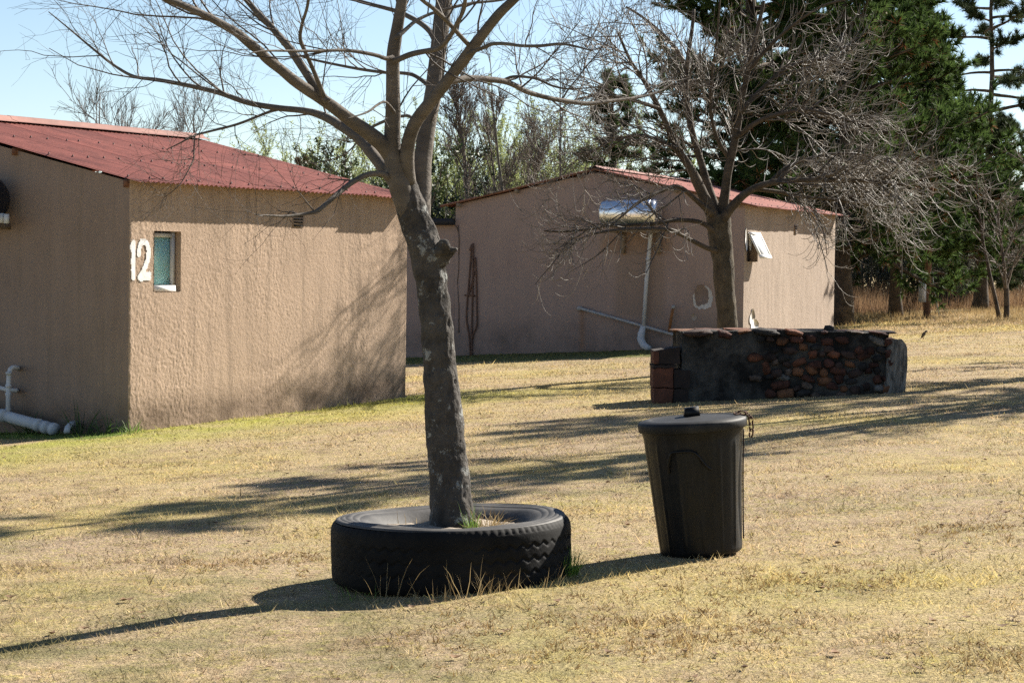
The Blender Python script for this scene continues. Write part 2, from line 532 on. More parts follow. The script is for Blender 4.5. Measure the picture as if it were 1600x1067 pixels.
def roofmat(name, c, dirt):
    t = NT(name, .62, .35)
    st = t.noise(1., 6, .75, t.mapped((9, 9, 30)))
    f = t.math('ADD', t.math('MULTIPLY', t.noise(2.5, 5, .7), .6), t.math('MULTIPLY', st, .4))
    col = t.ramp(f, [(.36, dirt), (.52, c), (.70, tuple(min(1, x * 1.25) for x in c))])
    col = t.mix(t.ramp(t.noise(3.5, 6, .8), [(.56, 0.), (.72, .55)]), col, tuple(x * .42 for x in c))
    col = t.mix(1., col, t.ramp(t.random(), [(0., (.88, .88, .88)), (1., (1.1, 1.1, 1.1))]), 'MULTIPLY')
    t.color(col)
    return t.m
M_ROOF = roofmat('red_oxide_roof_paint', (.30, .105, .08), (.18, .066, .053))
M_CAP = roofmat('faded_ridge_paint', (.24, .115, .09), (.18, .085, .065))
M_RUST = simple('rusty_steel', (.16, .07, .035), .9, .5, 18)
M_WOODROT = simple('weathered_timber', (.20, .155, .11), .9, .35, 9, bump=.5)
M_PVC = simple('white_pvc', (.46, .47, .48), .5, .12, 6)
M_WHITE = simple('white_paint', (.68, .67, .65), .8, .08, 20)
M_GREYSTEEL = simple('grey_window_steel', (.46, .45, .43), .6, .15, 15)
M_DARK = simple('dark_void', (.02, .018, .016), .9, .2, 5)
M_FASCIA = simple('black_fascia', (.025, .025, .028), .6, .3, 8)

def roof_slope(roof, O, dS, Q, s0, s1, pitch=.0775, amp=.0085, n_cor=9, purl=(.05, .36, .67, .96), screws=None):
    """sheets run eave -> ridge; O eave point at s=0, dS along eave, Q eave->ridge vector"""
    up = norm(np.cross(dS, Q)); up = up if up[2] > 0 else -up
    cover = n_cor * pitch
    k = 0; s = s0
    while s < s1 - .02:
        e = min(s + cover + pitch * .6, s1)
        ss = np.arange(s, e + 1e-6, pitch / 8); qq = np.linspace(0, 1, 4)
        SS, QQ = np.meshgrid(ss, qq)
        h = amp * np.cos(2 * np.pi * SS / pitch) + (.0035 if k % 2 else 0) + .004 * fbm(np.stack([SS * 2, QQ * 3], -1), 2, 9)
        eoff = random.uniform(-.012, .012)
        V = O + SS[..., None] * dS + (QQ + (QQ < .01) * eoff / np.linalg.norm(Q))[..., None] * Q + h[..., None] * up
        part('roof_sheet', MB().grid(V), M_ROOF, roof, smooth=True)
        s += cover; k += 1
    if screws is not None:
        for j, q in enumerate(purl):
            for si in np.arange(s0 + pitch, s1 - .02, pitch * 3.5):
                si = round(si / pitch) * pitch
                b = O + si * dS + (q + .01 * random.uniform(-1, 1)) * Q + up * (amp + .002)
                screws.lathe([(.014, 0), (.013, .004), (.007, .008), (.006, .018), (0.0005, .019)], b, 6)

# ------------------------------------------------------------------ cottage 12
h1 = thing('cottage', 'tan stucco cottage with red corrugated roof and white number 12', 'cottage', P1(0, 0, float(gz(*HC))))
ns, nz = 430, 240
ss = np.linspace(0, HL, ns); zz = np.linspace(-.75, HEZ + .02, nz)
SSg, ZZg = np.meshgrid(ss, zz)
def wall_h(s, z):
    p = np.stack([s, z], -1)
    a = fbm(p * np.array([62, 48]), 2, 41)
    cl = np.clip(.7 + .6 * fbm(p * np.array([1.3, .8]), 3, 43), .3, 1.3)
    pits = np.clip(a, -.55, 1.2)
    e = np.clip(np.minimum(s, HL - s) / .02, 0, 1)
    return (.0034 * pits * cl + .0009 * fbm(p * np.array([14, 8]), 2, 47) * cl + .008) * e
(ws0, wz1), (ws1, wz0) = on1s(240, 361), on1s(281, 456)
cs, cz = (ss[:-1] + ss[1:]) / 2, (zz[:-1] + zz[1:]) / 2
CS, CZ = np.meshgrid(cs, cz)
hole = (CS > ws0) & (CS < ws1) & (CZ > wz0) & (CZ < wz1)
i0, i1 = np.where(hole.any(0))[0][[0, -1]]; j0, j1 = np.where(hole.any(1))[0][[0, -1]]
ws0, ws1, wz0, wz1 = ss[i0], ss[i1 + 1], zz[j0], zz[j1 + 1]
mb = MB().grid(P1(SSg, wall_h(SSg, ZZg), ZZg), mask=~hole)
w_front = part('wall', mb, M_WALL1, h1, smooth=True)
# reveals of the window opening
mb = MB()
dep = .11
for (a, b) in (((ws0, wz0), (ws0, wz1)), ((ws1, wz1), (ws1, wz0)), ((ws0, wz1), (ws1, wz1)), ((ws1, wz0), (ws0, wz0))):
    mb.add([P1(a[0], .012, a[1]), P1(b[0], .012, b[1]), P1(b[0], -dep, b[1]), P1(a[0], -dep, a[1])], [0, 1, 2, 3])
part('window_reveal', mb, M_WALL1, w_front)
# shaded gable, rear gable and back wall
def gable(s):
    n = np.array([0, -HW, -2 * HW]); top = np.array([HEZ, HRZ - .03, HEZ]) - .012
    k = 60
    nn = np.linspace(0, -2 * HW, k); tt = np.interp(-nn, -n, top)
    q = np.linspace(0, 1, 40)
    Z = -.75 + q[:, None] * (tt + .75)[None]
    NN = np.broadcast_to(nn, Z.shape)
    bump = .004 * fbm(np.stack([NN * 1.5, Z * 1.5], -1), 3, 51)
    return P1(s + bump * (np.abs(NN) > .03) * (-1 if s < 1 else 1), NN, Z)
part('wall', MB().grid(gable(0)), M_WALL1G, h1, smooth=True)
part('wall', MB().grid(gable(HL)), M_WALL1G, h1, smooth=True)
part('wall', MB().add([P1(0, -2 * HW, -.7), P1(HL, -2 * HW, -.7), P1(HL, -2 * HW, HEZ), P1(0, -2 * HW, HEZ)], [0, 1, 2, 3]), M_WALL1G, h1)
roof = link('roof', None, None, h1)
slp = (HRZ - HEZ) / HW
scr = MB()
roof_slope(roof, P1(0, HO, HEZ - slp * HO + .025), HD, P1(0, -HW, HRZ + .025) - P1(0, HO, HEZ - slp * HO + .025), -HOA, HL + HOA, screws=scr)
roof_slope(roof, P1(0, -2 * HW - HO, HEZ - slp * HO + .025), HD, P1(0, -HW, HRZ + .025) - P1(0, -2 * HW - HO, HEZ - slp * HO + .025), -HOA, HL + HOA)
part('roof_screws', scr, simple('screw_heads', (.05, .022, .02), .7, .3), roof, kind='stuff')
for i in range(3):
    a, b = -HOA - .01 + i * (HL + 2 * HOA + .02) / 3, -HOA - .01 + (i + 1) * (HL + 2 * HOA + .02) / 3 + .06
    sg = np.linspace(a, b, 12)
    pr = [(.19, -.19 * slp + .035), (.08, -.08 * slp + .045), (.05, .03 - .05 * slp + .045), (0, .075), (-.05, .03 - .05 * slp + .045), (-.08, -.08 * slp + .045), (-.19, -.19 * slp + .035)]
    V = np.stack([P1(sg, -HW + q[0], HRZ + .025 + q[1] + .003 * (i % 2)) for q in pr], 0)
    part('ridge_cap', MB().grid(V), M_CAP, roof, smooth=False)
for q in (.06, .50, .93):
    for sd in (1, -1):
        n = (HO * (1 - q) - HW * q) if sd > 0 else (-2 * HW - HO * (1 - q) + HW * q)
        z = HEZ - slp * HO + (HRZ - HEZ + slp * HO) * q
        part('purlin', MB().box(P1(HL / 2, n, z - .042), (HL + 2 * HOA - .03, .055, .075), np.array([HD, HN, [0, 0, 1]])), M_RUST, roof)
# window
win = part('window', MB().add([P1(ws0, -dep, wz0), P1(ws1, -dep, wz0), P1(ws1, -dep, wz1), P1(ws0, -dep, wz1)], [0, 1, 2, 3]), M_DARK, h1)
fr = MB(); fw = .045
M3 = np.array([HD, HN, [0, 0, 1]])
for (sa, sb, za, zb) in ((ws0, ws0 + fw, wz0, wz1), (ws1 - fw - .02, ws1 - .02, wz0, wz1), (ws0 + fw, ws1 - fw - .02, wz1 - fw - .02, wz1 - .02), (ws0 + fw, ws1 - fw - .02, wz0, wz0 + fw)):
    fr.box(P1((sa + sb) / 2, -dep + .03, (za + zb) / 2), (sb - sa, .05, zb - za), M3)
part('frame', fr, M_GREYSTEEL, win)
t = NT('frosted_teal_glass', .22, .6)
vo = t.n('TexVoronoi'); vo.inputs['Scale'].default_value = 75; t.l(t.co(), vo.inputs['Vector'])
t.color(t.mix(t.ramp(vo.outputs['Distance'], [(.15, 1.), (.5, 0.)]), (.27, .60, .59), (.74, .95, .93)))  # sky reflection on the frosted glass is put into these bright base colours
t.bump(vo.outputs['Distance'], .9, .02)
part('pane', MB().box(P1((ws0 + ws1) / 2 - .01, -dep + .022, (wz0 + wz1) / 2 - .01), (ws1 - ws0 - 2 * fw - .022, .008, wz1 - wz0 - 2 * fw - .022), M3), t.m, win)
part('sill', MB().box(P1((ws0 + ws1) / 2 - .03, -.045, wz0 + .032), (ws1 - ws0 - .075, .10, .06), M3, taper=.96), M_WHITE, win)
# painted number: strokes that follow the rough plaster
def sdseg(p, a, b):
    a, b = np.array(a), np.array(b)
    h = np.clip(((p - a) @ (b - a)) / max(((b - a) @ (b - a)), 1e-9), 0, 1)
    return np.linalg.norm(p - a - h[..., None] * (b - a), axis=-1)
def stroke(p, pts): return np.min([sdseg(p, pts[i], pts[i + 1]) for i in range(len(pts) - 1)], axis=0)
def z8(x, y): return on1s(180 + x / 8.207, 340 + y / 8.207)
for nm, strokes in (('digit_one', [[(196, 385), (222, 330)], [(220, 325), (217, 765)]]),
                    ('digit_two', [[(290, 470), (300, 370), (330, 312), (370, 310), (405, 350), (418, 430), (410, 520), (385, 600), (355, 670), (330, 720), (300, 775)], [(300, 775), (420, 770)], [(330, 740), (425, 725)]])):
    p = np.stack([CS, CZ], -1)
    dd = np.min([stroke(p, [z8(*q) for q in st]) for st in strokes], axis=0)
    ok = dd < .031 + .004 * fbm(p * 30, 2, 61)
    ok &= p[..., 0] > .004
    part(nm, MB().grid(P1(SSg, wall_h(SSg, ZZg) * .35 + .0115, ZZg), mask=ok), M_WHITE, h1, smooth=True)
# air brick
(v0, vz1), (v1, vz0) = on1s(456, 335), on1s(473, 356)
vent = part('air_vent', MB().box(P1((v0 + v1) / 2, -.001, (vz0 + vz1) / 2), (v1 - v0, .03, vz1 - vz0), M3), simple('vent_brick', (.24, .175, .13), .9, .2), h1)
for i in range(4):
    part('vent_slot', MB().box(P1((v0 + v1) / 2, .0145, vz0 + (i + .6) * (vz1 - vz0) / 4.2), ((v1 - v0) * .85, .004, (vz1 - vz0) * .12), M3), M_DARK, vent)

# drain pipes on the shaded gable
dp = thing('drain_pipe', 'white plastic waste pipes low on the shaded gable of cottage 12', 'pipe', P1(-.2, -.9, float(gz(*P1(-.2, -.9, 0)[:2]))))
def g1(u, v, off):
    n, z = on1g(u, v, off); return P1(-off, n, z)
part('main_pipe', MB().tube([g1(-60, 628, .30), g1(0, 648, .27), g1(45, 660, .24), g1(86, 671, .22)], .062, 14), M_PVC, dp, smooth=True)
for u, v in ((5, 649), (60, 664), (72, 667.5), (84, 670.5)):
    a, b = g1(u - 3, v - .9, .24 + .0006 * (86 - u)), g1(u + 3, v + .9, .24 + .0006 * (86 - u))
    part('collar', MB().tube([a, b], .069, 14), M_PVC, dp, smooth=True)
part('riser_pipe', MB().tube([g1(12.5, 645, .25), g1(13, 610, .22), g1(14, 585, .2), g1(16, 577, .19), g1(20, 574, .16), g1(26, 574, .10), g1(29, 576, .0)], .026, 12), M_PVC, dp, smooth=True)
part('branch_pipe', MB().tube([g1(-60, 597, .23), g1(0, 606, .23), g1(13, 609, .22), g1(24, 610, .15), g1(27, 610, 0)], .024, 12), M_PVC, dp, smooth=True)
for u, v in ((13.5, 583), (13, 603), (12.8, 616), (12.6, 640)):
    part('collar', MB().tube([g1(u, v - 2.2, .22), g1(u, v + 2.2, .22)], .033, 12), M_PVC, dp, smooth=True)
part('elbow_pipe', MB().tube([g1(104, 675, .3), g1(106, 668, .25), g1(111, 663, .16), g1(118, 661, .03)], .032, 12), M_PVC, dp, smooth=True)

# black end of a water heater at the edge of the gable
n0, z0 = on1g(-45, 312, .34)
wh = thing('water_heater', 'black rounded water heater end on the gable of cottage 12', 'water heater', P1(-.34, n0, z0 - .3))
prof = [(.001, .40), (.12, .40), (.2, .37), (.245, .31), (.25, .25), (.25, -.5), (.2, -.56), (.001, -.57)]
tk = MB().lathe(prof, (0, 0, 0), 40)
V = tk.v[0]; tk.v[0] = V[:, 2:3] * HN + V[:, 0:1] * HD + V[:, 1:2] * np.array([0, 0, 1.]) + P1(-.34, n0, z0)
part('tank', tk, simple('black_enamel', (.012, .013, .018), .35, .3), wh, smooth=True)
for q in (.22, -.3):
    part('bracket', MB().box(P1(-.2, n0 + q, z0 - .28), (.4, .05, .06), M3), M_WOODROT, wh)
for u, v in ((3, 341), (10, 342)):
    a = g1(u, v, .3); part('pipe_stub', MB().tube([a + np.array([0, 0, .05]), a - np.array([0, 0, .05])], .03, 10), M_PVC, wh, smooth=True)

# ------------------------------------------------------------------ far cottage
h2 = thing('cottage', 'pinkish plaster cottage with a gable and silver water heater behind bare tree', 'cottage', P2(0, 0, float(gz(*GK))))
M2 = np.array([GU, GV, [0, 0, 1]])
def gable2(b):
    k = 50
    aa = np.linspace(0, GW, k); tt = np.interp(aa, [0, GW / 2, GW], [GEZ, GRZ - .03, GEZ]) - .01
    q = np.linspace(0, 1, 30)
    Z = -.9 + q[:, None] * (tt + .9)[None]
    A = np.broadcast_to(aa, Z.shape)
    return P2(A, b + .006 * fbm(np.stack([A * 1.5, Z * 1.5], -1), 3, 71) * (A > .02), Z)
part('wall', MB().grid(gable2(0)), M_WALL2G, h2, smooth=True)
part('wall', MB().grid(gable2(GL)), M_WALL2G, h2, smooth=True)
part('wall', MB().add([P2(GW, 0, -.9), P2(GW, GL, -.9), P2(GW, GL, GEZ), P2(GW, 0, GEZ)], [0, 1, 2, 3]), M_WALL2G, h2)
(wb0, wy1), (wb1, wy0) = on2r(1167, 362), on2r(1183, 409)
bb = np.sort(np.concatenate([np.linspace(0, GL, 120), [wb0, wb1]])); zz = np.sort(np.concatenate([np.linspace(-.9, GEZ, 80), [wy0, wy1]]))
BB, ZZ = np.meshgrid(bb, zz)
cb, cz = np.meshgrid((bb[1:] + bb[:-1]) / 2, (zz[1:] + zz[:-1]) / 2)
hole = (cb > wb0) & (cb < wb1) & (cz > wy0) & (cz < wy1)
hgt = .004 * np.clip(fbm(np.stack([BB * 9, ZZ * 4], -1), 3, 73), -.5, 1)
w2 = part('wall', MB().grid(P2(-np.clip(hgt + .006, 0, 1) * np.clip(BB / .3, 0, 1) * np.clip((GL - BB) / .2, 0, 1), BB, ZZ), mask=~hole), M_WALL2R, h2, smooth=True)
mb = MB()
for (a, b) in (((wb0, wy0), (wb0, wy1)), ((wb1, wy1), (wb1, wy0)), ((wb0, wy1), (wb1, wy1)), ((wb1, wy0), (wb0, wy0))):
    mb.add([P2(-.01, a[0], a[1]), P2(-.01, b[0], b[1]), P2(.14, b[0], b[1]), P2(.14, a[0], a[1])], [0, 1, 2, 3])
part('window_reveal', mb, M_WALL2R, w2)
win = part('window', MB().add([P2(.14, wb0, wy0), P2(.14, wb1, wy0), P2(.14, wb1, wy1), P2(.14, wb0, wy1)], [0, 1, 2, 3]), M_DARK, h2)
ang = math.radians(27); hgtw = wy1 - wy0 - .02; ww = wb1 - wb0
def sash(q, b, off):           # q down the sash from the hinge, off outward of its plane
    return P2(-(.02 + q * math.sin(ang) + off * math.cos(ang)), b, wy1 - .02 - q * math.cos(ang) + off * math.sin(ang))
for (q0, q1, b0, b1, nm, mt) in ((0, .06, wb0, wb1, 'sash_frame', M_WHITE), (hgtw - .06, hgtw, wb0, wb1, 'sash_frame', M_WHITE), (.06, hgtw - .06, wb0, wb0 + .06, 'sash_frame', M_WHITE), (.06, hgtw - .06, wb1 - .06, wb1, 'sash_frame', M_WHITE), (.06, hgtw - .06, wb0 + .06, wb1 - .06, 'sash_pane', simple('obscured_white_glass', (.72, .74, .76), .35, .06))):
    e = (.0, .035) if nm == 'sash_frame' else (.012, .022)
    V = [sash(q, b, o) for o in e for q in (q0, q1) for b in (b0, b1)]
    part(nm, MB().add(V, [[0, 1, 3, 2], [4, 6, 7, 5], [0, 4, 5, 1], [2, 3, 7, 6], [0, 2, 6, 4], [1, 5, 7, 3]]), mt, win)
roof = link('roof', None, None, h2)
slp2 = (GRZ - GEZ) / (GW / 2)
scr = MB()
e0 = P2(-GO, 0, GEZ - slp2 * GO + .025)
roof_slope(roof, e0, GV, P2(GW / 2, 0, GRZ + .025) - e0, -.1, GL + .1, screws=scr)
e1 = P2(GW + .28, 0, GEZ - slp2 * .28 + .025)
roof_slope(roof, e1, GV, P2(GW / 2, 0, GRZ + .025) - e1, -.1, GL + .1)
part('roof_screws', scr, MATS['screw_heads'], roof, kind='stuff')
for i in range(4):
    sg = np.linspace(-.11 + i * 1.7, -.11 + (i + 1) * 1.7 + .05, 6); sg = np.clip(sg, -.11, GL + .11)
    pr = [(.2, -.2 * slp2 + .035), (.05, .03), (0, .06), (-.05, .03), (-.2, -.2 * slp2 + .035)]
    part('ridge_cap', MB().grid(np.stack([P2(GW / 2 + q[0], sg, GRZ + .025 + q[1]) for q in pr], 0)), M_CAP, roof)
# rusty barge edges along the gable and purlin ends
for (a0, z0, a1, z1) in ((-GO, GEZ - slp2 * GO, GW / 2, GRZ), (GW + .28, GEZ - slp2 * .28, GW / 2, GRZ)):
    p0, p1 = P2(a0, -.102, z0 + .008), P2(a1, -.102, z1 + .008)
    ax = norm(p1 - p0)
    part('barge_edge', MB().box((p0 + p1) / 2, (np.linalg.norm(p1 - p0), .012, .035), np.array([ax, GV, np.cross(ax, GV)])), M_RUST, roof)
    for q in (.12, .5, .9):
        p = p0 + (p1 - p0) * q
        part('purlin', MB().box(p + GV * (GL / 2 + .05) - np.array([0, 0, .05]), (.05, GL + .14, .07), M2), M_WOODROT, roof)
# lean-to wall with dark fascia
az0, zt = on2g(700, 352)
ax = part('annex_wall', MB().grid(np.stack([P2(np.linspace(GW + .004, GW + 3, 20), .02 + .004 * np.sin(np.arange(20) * 2.1), z) for z in np.linspace(-.9, zt, 12)], 0)), M_WALL2G, h2, smooth=True)
part('fascia', MB().box(P2(GW + 1.52, .35, zt + .062), (3.0, 1.0, .125), M2), M_FASCIA, ax)
def g2(u, v, off=0):
    a, z = on2g(u, v, off); return P2(a, -off, z)
for (u, v, u2, v2, wd) in ((716, 352, 717, 398, .012), (717, 398, 715, 440, .010), (715, 440, 717, 520, .010), (710, 350, 716, 362, .014)):
    part('crack', MB().tube([g2(u, v, .004), g2((u + u2) / 2 + 1, (v + v2) / 2, .004), g2(u2, v2, .004)], wd, 5), simple('crack_shadow', (.13, .095, .075), .95, .2), h2)
# flaked plaster
def flake(name, px, mat, onf, amp=.25, lift=.006, seed=0, res=48):
    th = np.arange(res) / res * 2 * np.pi
    u0, v0, ru, rv = px
    k = 1 + amp * fbm(np.stack([np.cos(th) * 1.7 + seed, np.sin(th) * 1.7], -1), 3, 80 + seed)
    V = [onf(u0 + ru * kk * math.cos(a), v0 + rv * kk * math.sin(a), lift) for a, kk in zip(th, k)]
    V2 = [onf(u0 + ru * .96 * kk * math.cos(a), v0 + rv * .96 * kk * math.sin(a), lift * .3) for a, kk in zip(th, k)]
    mb = MB().add(V + V2, [np.arange(res), np.stack([np.arange(res), (np.arange(res) + 1) % res, (np.arange(res) + 1) % res + res, np.arange(res) + res], -1)])
    return part(name, mb, mat, h2)
M_PLAS = simple('white_plaster', (.46, .43, .40), .9, .15, 30)
M_PATCH = simple('brown_patch', (.20, .145, .115), .95, .15, 8)
o = flake('plaster_flake', (1097, 467, 15, 19), M_PLAS, g2, .3, .006, 1)
o['label'] = 'white flaked ring of plaster'
flake('plaster_patch', (1096, 461, 12.5, 17), M_PATCH, g2, .22, .010, 2)
flake('plaster_flake', (1084, 495, 4, 6), simple('pale_plaster', (.33, .27, .22), .9, .1), g2, .3, .006, 3)
def r2(u, v, off=0):
    b, z = on2r(u, v, off); return P2(-off, b, z)
flake('paint_flake', (1166.5, 374, 1.8, 15), M_WHITE, r2, .25, .022, 4)
flake('paint_flake', (1172, 376, 2.6, 13), M_WHITE, r2, .3, .022, 5)
flake('plaster_flake', (1176, 500, 3.6, 16), M_PLAS, r2, .3, .022, 6)
flake('plaster_flake', (1180, 506, 4.5, 8), M_WHITE, r2, .3, .024, 7)
for nm, (u0, v0, u1, v1), rows, cols in (('air_vent', (1050, 340, 1066, 347), 2, 3),):
    a, b = on2g(u0, v1), on2g(u1, v0)
    vent = part('air_vent', MB().box(P2((a[0] + b[0]) / 2, -.002, (a[1] + b[1]) / 2), (abs(a[0] - b[0]), .012, b[1] - a[1]), M2), simple('vent_plaster', (.23, .17, .14), .9, .1), h2)
    for i in range(rows):
        for j in range(cols):
            part('vent_slot', MB().box(P2(b[0] + (j + .5) / cols * (a[0] - b[0]), -.0095, a[1] + (i + .5) / rows * (b[1] - a[1])), (abs(a[0] - b[0]) / cols * .7, .004, (b[1] - a[1]) / rows * .6), M2), M_DARK, vent)
b0, b1 = on2r(1240, 366), on2r(1244, 353)
vent = part('air_vent', MB().box(P2(-.012, (b0[0] + b1[0]) / 2, (b0[1] + b1[1]) / 2), (.02, b1[0] - b0[0], b1[1] - b0[1]), M2), MATS['vent_brick'], h2)
for i in range(4):
    part('vent_slot', MB().box(P2(-.024, (b0[0] + b1[0]) / 2, b0[1] + (i + .5) / 4 * (b1[1] - b0[1])), (.004, (b1[0] - b0[0]) * .8, .02), M2), M_DARK, vent)

# silver water heater on brackets
a0, z0 = on2g(985, 334, .36)
wh = thing('water_heater', 'silver cylindrical water heater hung on the far gable wall', 'water heater', P2(a0, -.36, z0 - .3))
prof = [(.001, .55), (.16, .55), (.235, .53), (.262, .49), (.262, -.49), (.235, -.53), (.16, -.55), (.001, -.55)]
tk = MB().lathe(prof, (0, 0, 0), 48)
V = tk.v[0]; tk.v[0] = V[:, 2:3] * GU + V[:, 0:1] * GV + V[:, 1:2] * np.array([0, 0, 1.]) + P2(a0, -.36, z0)
t = NT('galvanised_sheet', .36, .5)
t.b.inputs['Metallic'].default_value = 1
t.color(t.ramp(t.noise(6, 3), [(.3, (.74, .74, .75)), (.7, (.86, .86, .86))]))
t.bump(t.noise(2.5, 2), .15, .03)
part('tank', tk, t.m, wh, smooth=True)
for q in (-.42, .42):
    th = np.linspace(0, 2 * np.pi, 40)
    ring = P2(a0 + q, -.36, z0) + np.cos(th)[:, None] * .266 * GV + np.sin(th)[:, None] * .266 * np.array([0, 0, 1.])
    part('band', MB().tube(ring, .008, 6), MATS.setdefault('galv', t.m), wh, smooth=True)
th = np.linspace(0, 2 * np.pi, 30)
la, lz = on2g(973, 336, .62)
aa, zz_ = la + .022 * np.cos(th), lz + .05 * np.sin(th) - z0
part('letter_o', MB().tube(P2(aa, -.36 - np.sqrt(np.clip(.265 ** 2 - zz_ ** 2, .001, 1)), z0 + zz_), .007, 6), simple('brown_print', (.25, .19, .14), .8, .1), wh)
for u in (969, 1025):
    a, zt_ = on2g(u, 360, .2); _, zb_ = on2g(u, 396, .05)
    part('bracket', MB().tube([P2(a, -.06, zt_), P2(a, -.06, zb_)], .05, 10), M_WOODROT, wh)
    part('bracket', MB().box(P2(a, -.32, zt_ - .02), (.08, .62, .07), M2), M_WOODROT, wh)
a1_, z1_ = on2g(965, 362, .4); a2_, _ = on2g(1032, 362, .4)
part('shelf_beam', MB().box(P2((a1_ + a2_) / 2, -.5, z1_ + .02), (abs(a1_ - a2_), .07, .06), M2), M_WOODROT, wh)
# pipes on the far gable
dp = thing('downpipe', 'white downpipe dropping from the silver water heater to a drain elbow', 'pipe', g2(1005, 545, .1))
part('pipe', MB().tube([g2(1018, 352, .3), g2(1016, 372, .12), g2(1010, 440, .1), g2(1005.5, 512, .1)], .036, 12), M_PVC, dp, smooth=True)
part('elbow', MB().tube([g2(1005, 510, .1), g2(1002, 522, .12), g2(1001.5, 531, .14), g2(1006, 540, .18), g2(1014, 545, .24)], [.05, .068, .07, .068, .06], 14), M_PVC, dp, smooth=True)
for (u, v) in ((1012.6, 405), (1001.5, 529)):
    part('collar', MB().tube([g2(u, v - 1.5, .11), g2(u - .2, v + 1.5, .11)], .044 if v < 500 else .076, 12), M_PVC, dp, smooth=True)
wp = thing('waste_pipe', 'thin grey pipe sloping along the far gable wall', 'pipe', g2(980, 545, .1))
part('pipe', MB().tube([g2(905, 482, 0), g2(907, 482, .1), g2(960, 497, .09), g2(1010, 511, .09), g2(1056, 524, .09), g2(1075, 530, .09)], .028, 10), simple('grey_pvc', (.30, .30, .30), .55, .2), wp, smooth=True)
part('socket', MB().tube([g2(904, 482, .0), g2(906, 482, .13)], .045, 10), MATS['grey_pvc'], wp, smooth=True)
part('standpipe', MB().tube([g2(1045.5, 518, .1), g2(1049, 495, .1), g2(1052, 480, .1)], .027, 10), simple('rust_orange', (.20, .09, .035), .9, .35), wp, smooth=True)
part('cap', MB().tube([g2(1051.6, 482, .1), g2(1052.6, 477, .1)], .034, 10), MATS['grey_pvc'], wp, smooth=True)
# dead creeper stems
cr = thing('dead_creeper', 'dry brown creeper stems climbing the far wall near the trunk', 'creeper', g2(736, 556, .05))
for pts in ([(737, 384), (735, 410), (732, 450), (730, 470), (729, 500), (733, 525), (735, 556)], [(739, 380), (739, 420), (738, 470), (737, 520), (737, 556)], [(742, 402), (744, 430), (745, 480), (745, 508), (740, 520), (738, 530)], [(741, 424), (736, 448), (731, 462)], [(734, 392), (737, 382)], [(726, 461), (742, 462)]):
    P = [g2(u, v, .03) for u, v in pts]
    Ps, Rs = smooth_path(P, [.018] * len(P), step=.08)
    part('stem', MB().tube(Ps, Rs * .9, 5), simple('creeper_stem', (.12, .07, .05), .9, .25), cr)

# ------------------------------------------------------------------ branching helpers
def grow(P0, D0, L, n, bias=(0, 0, 0), wig=.1, curl=None):
    """M paths of n points; bias added to the direction every step; curl(t) -> extra z"""
    M = len(P0)
    d = norm(D0); pos = [np.asarray(P0, float)]
    b = np.asarray(bias, float)
    for i in range(n - 1):
        t_ = i / max(1, n - 2)
        e = b + wig * rng.normal(size=(M, 3))
        if curl is not None: e = e + np.array([0, 0, curl(t_)])
        d = norm(d + e)
        pos.append(pos[-1] + d * (L / (n - 1))[:, None])
    return np.stack(pos, 1)
def spawn(P, R, count, t0, t1, a0, a1, up=0.0):
    """children on paths P (M,n,3): positions, directions, parent radius, parameter"""
    M, n = P.shape[:2]
    m = rng.integers(0, M, count) if np.ndim(count) == 0 else np.repeat(np.arange(M), count)
    k = len(m)
    t_ = t0 + (t1 - t0) * rng.random(k)
    f = t_ * (n - 1); i = np.minimum(f.astype(int), n - 2); w = (f - i)[:, None]
    p = P[m, i] * (1 - w) + P[m, i + 1] * w
    tg = norm(P[m, i + 1] - P[m, i])
    r = R[m, i] * (1 - w[:, 0]) + R[m, i + 1] * w[:, 0]
    pr = norm(np.cross(tg, rng.normal(size=(k, 3))) + np.array([0, 0, up]))
    a = np.radians(a0 + (a1 - a0) * rng.random(k))[:, None]
    return p, norm(tg * np.cos(a) + pr * np.sin(a)), r, t_
def taper(r0, r1, n): return r0[:, None] + (r1 - r0)[:, None] * np.linspace(0, 1, n)[None]
def resample(P, R, n):
    s = np.concatenate([[0], np.cumsum(np.linalg.norm(np.diff(P, axis=0), axis=1))])
    q = np.linspace(0, s[-1], n)
    return np.stack([np.interp(q, s, P[:, a]) for a in range(3)], -1), np.interp(q, s, R)

# ------------------------------------------------------------------ tyre planter
ty = thing('tyre_planter', 'old black truck tyre lying flat around the leaning tree trunk', 'tyre', TYRE_C)
ty.rotation_euler = (0, -.035, 0)
k = 480
nz_ = 66
zt = np.linspace(.005, .290, nz_)
thg = np.arange(k) / k * 2 * np.pi
TH, ZT = np.meshgrid(thg, zt)
rad = .568 - .022 * np.clip(np.abs(ZT - .145) / .145, 0, 1) ** 8
zig = .011 * (2 * np.abs((TH * 54 / (2 * np.pi)) % 1 - .5) * 2 - 1)
gr = np.zeros_like(rad)
for zc, wd in ((.085, .008), (.145, .009), (.205, .008)):
    gr = np.maximum(gr, np.clip(1 - np.abs(ZT - zc - zig) / wd, 0, 1) ** .5)
sh = (np.abs((TH * 96 / (2 * np.pi)) % 1 - .5) < .12) & (np.abs(ZT - .145) > .122)
gr = np.maximum(gr, sh * .4)
wear = .25 + .75 * np.clip(.45 + .75 * np.cos(TH + .6) + .8 * fbm(np.stack([np.cos(TH) * 2, np.sin(TH) * 2], -1), 2, 91), 0, 1)
rad = rad - .009 * gr * wear + .002 * fbm(np.stack([np.cos(TH) * 5, np.sin(TH) * 5, ZT * 12], -1), 3, 92)
V = np.stack([rad * np.cos(TH), rad * np.sin(TH), ZT], -1)
V = np.concatenate([V, V[:, :1]], 1)
t = NT('tyre_rubber', .75, .15)
dust = t.ramp(t.noise(5, 5, .65), [(.38, 0.), (.75, 1.)])
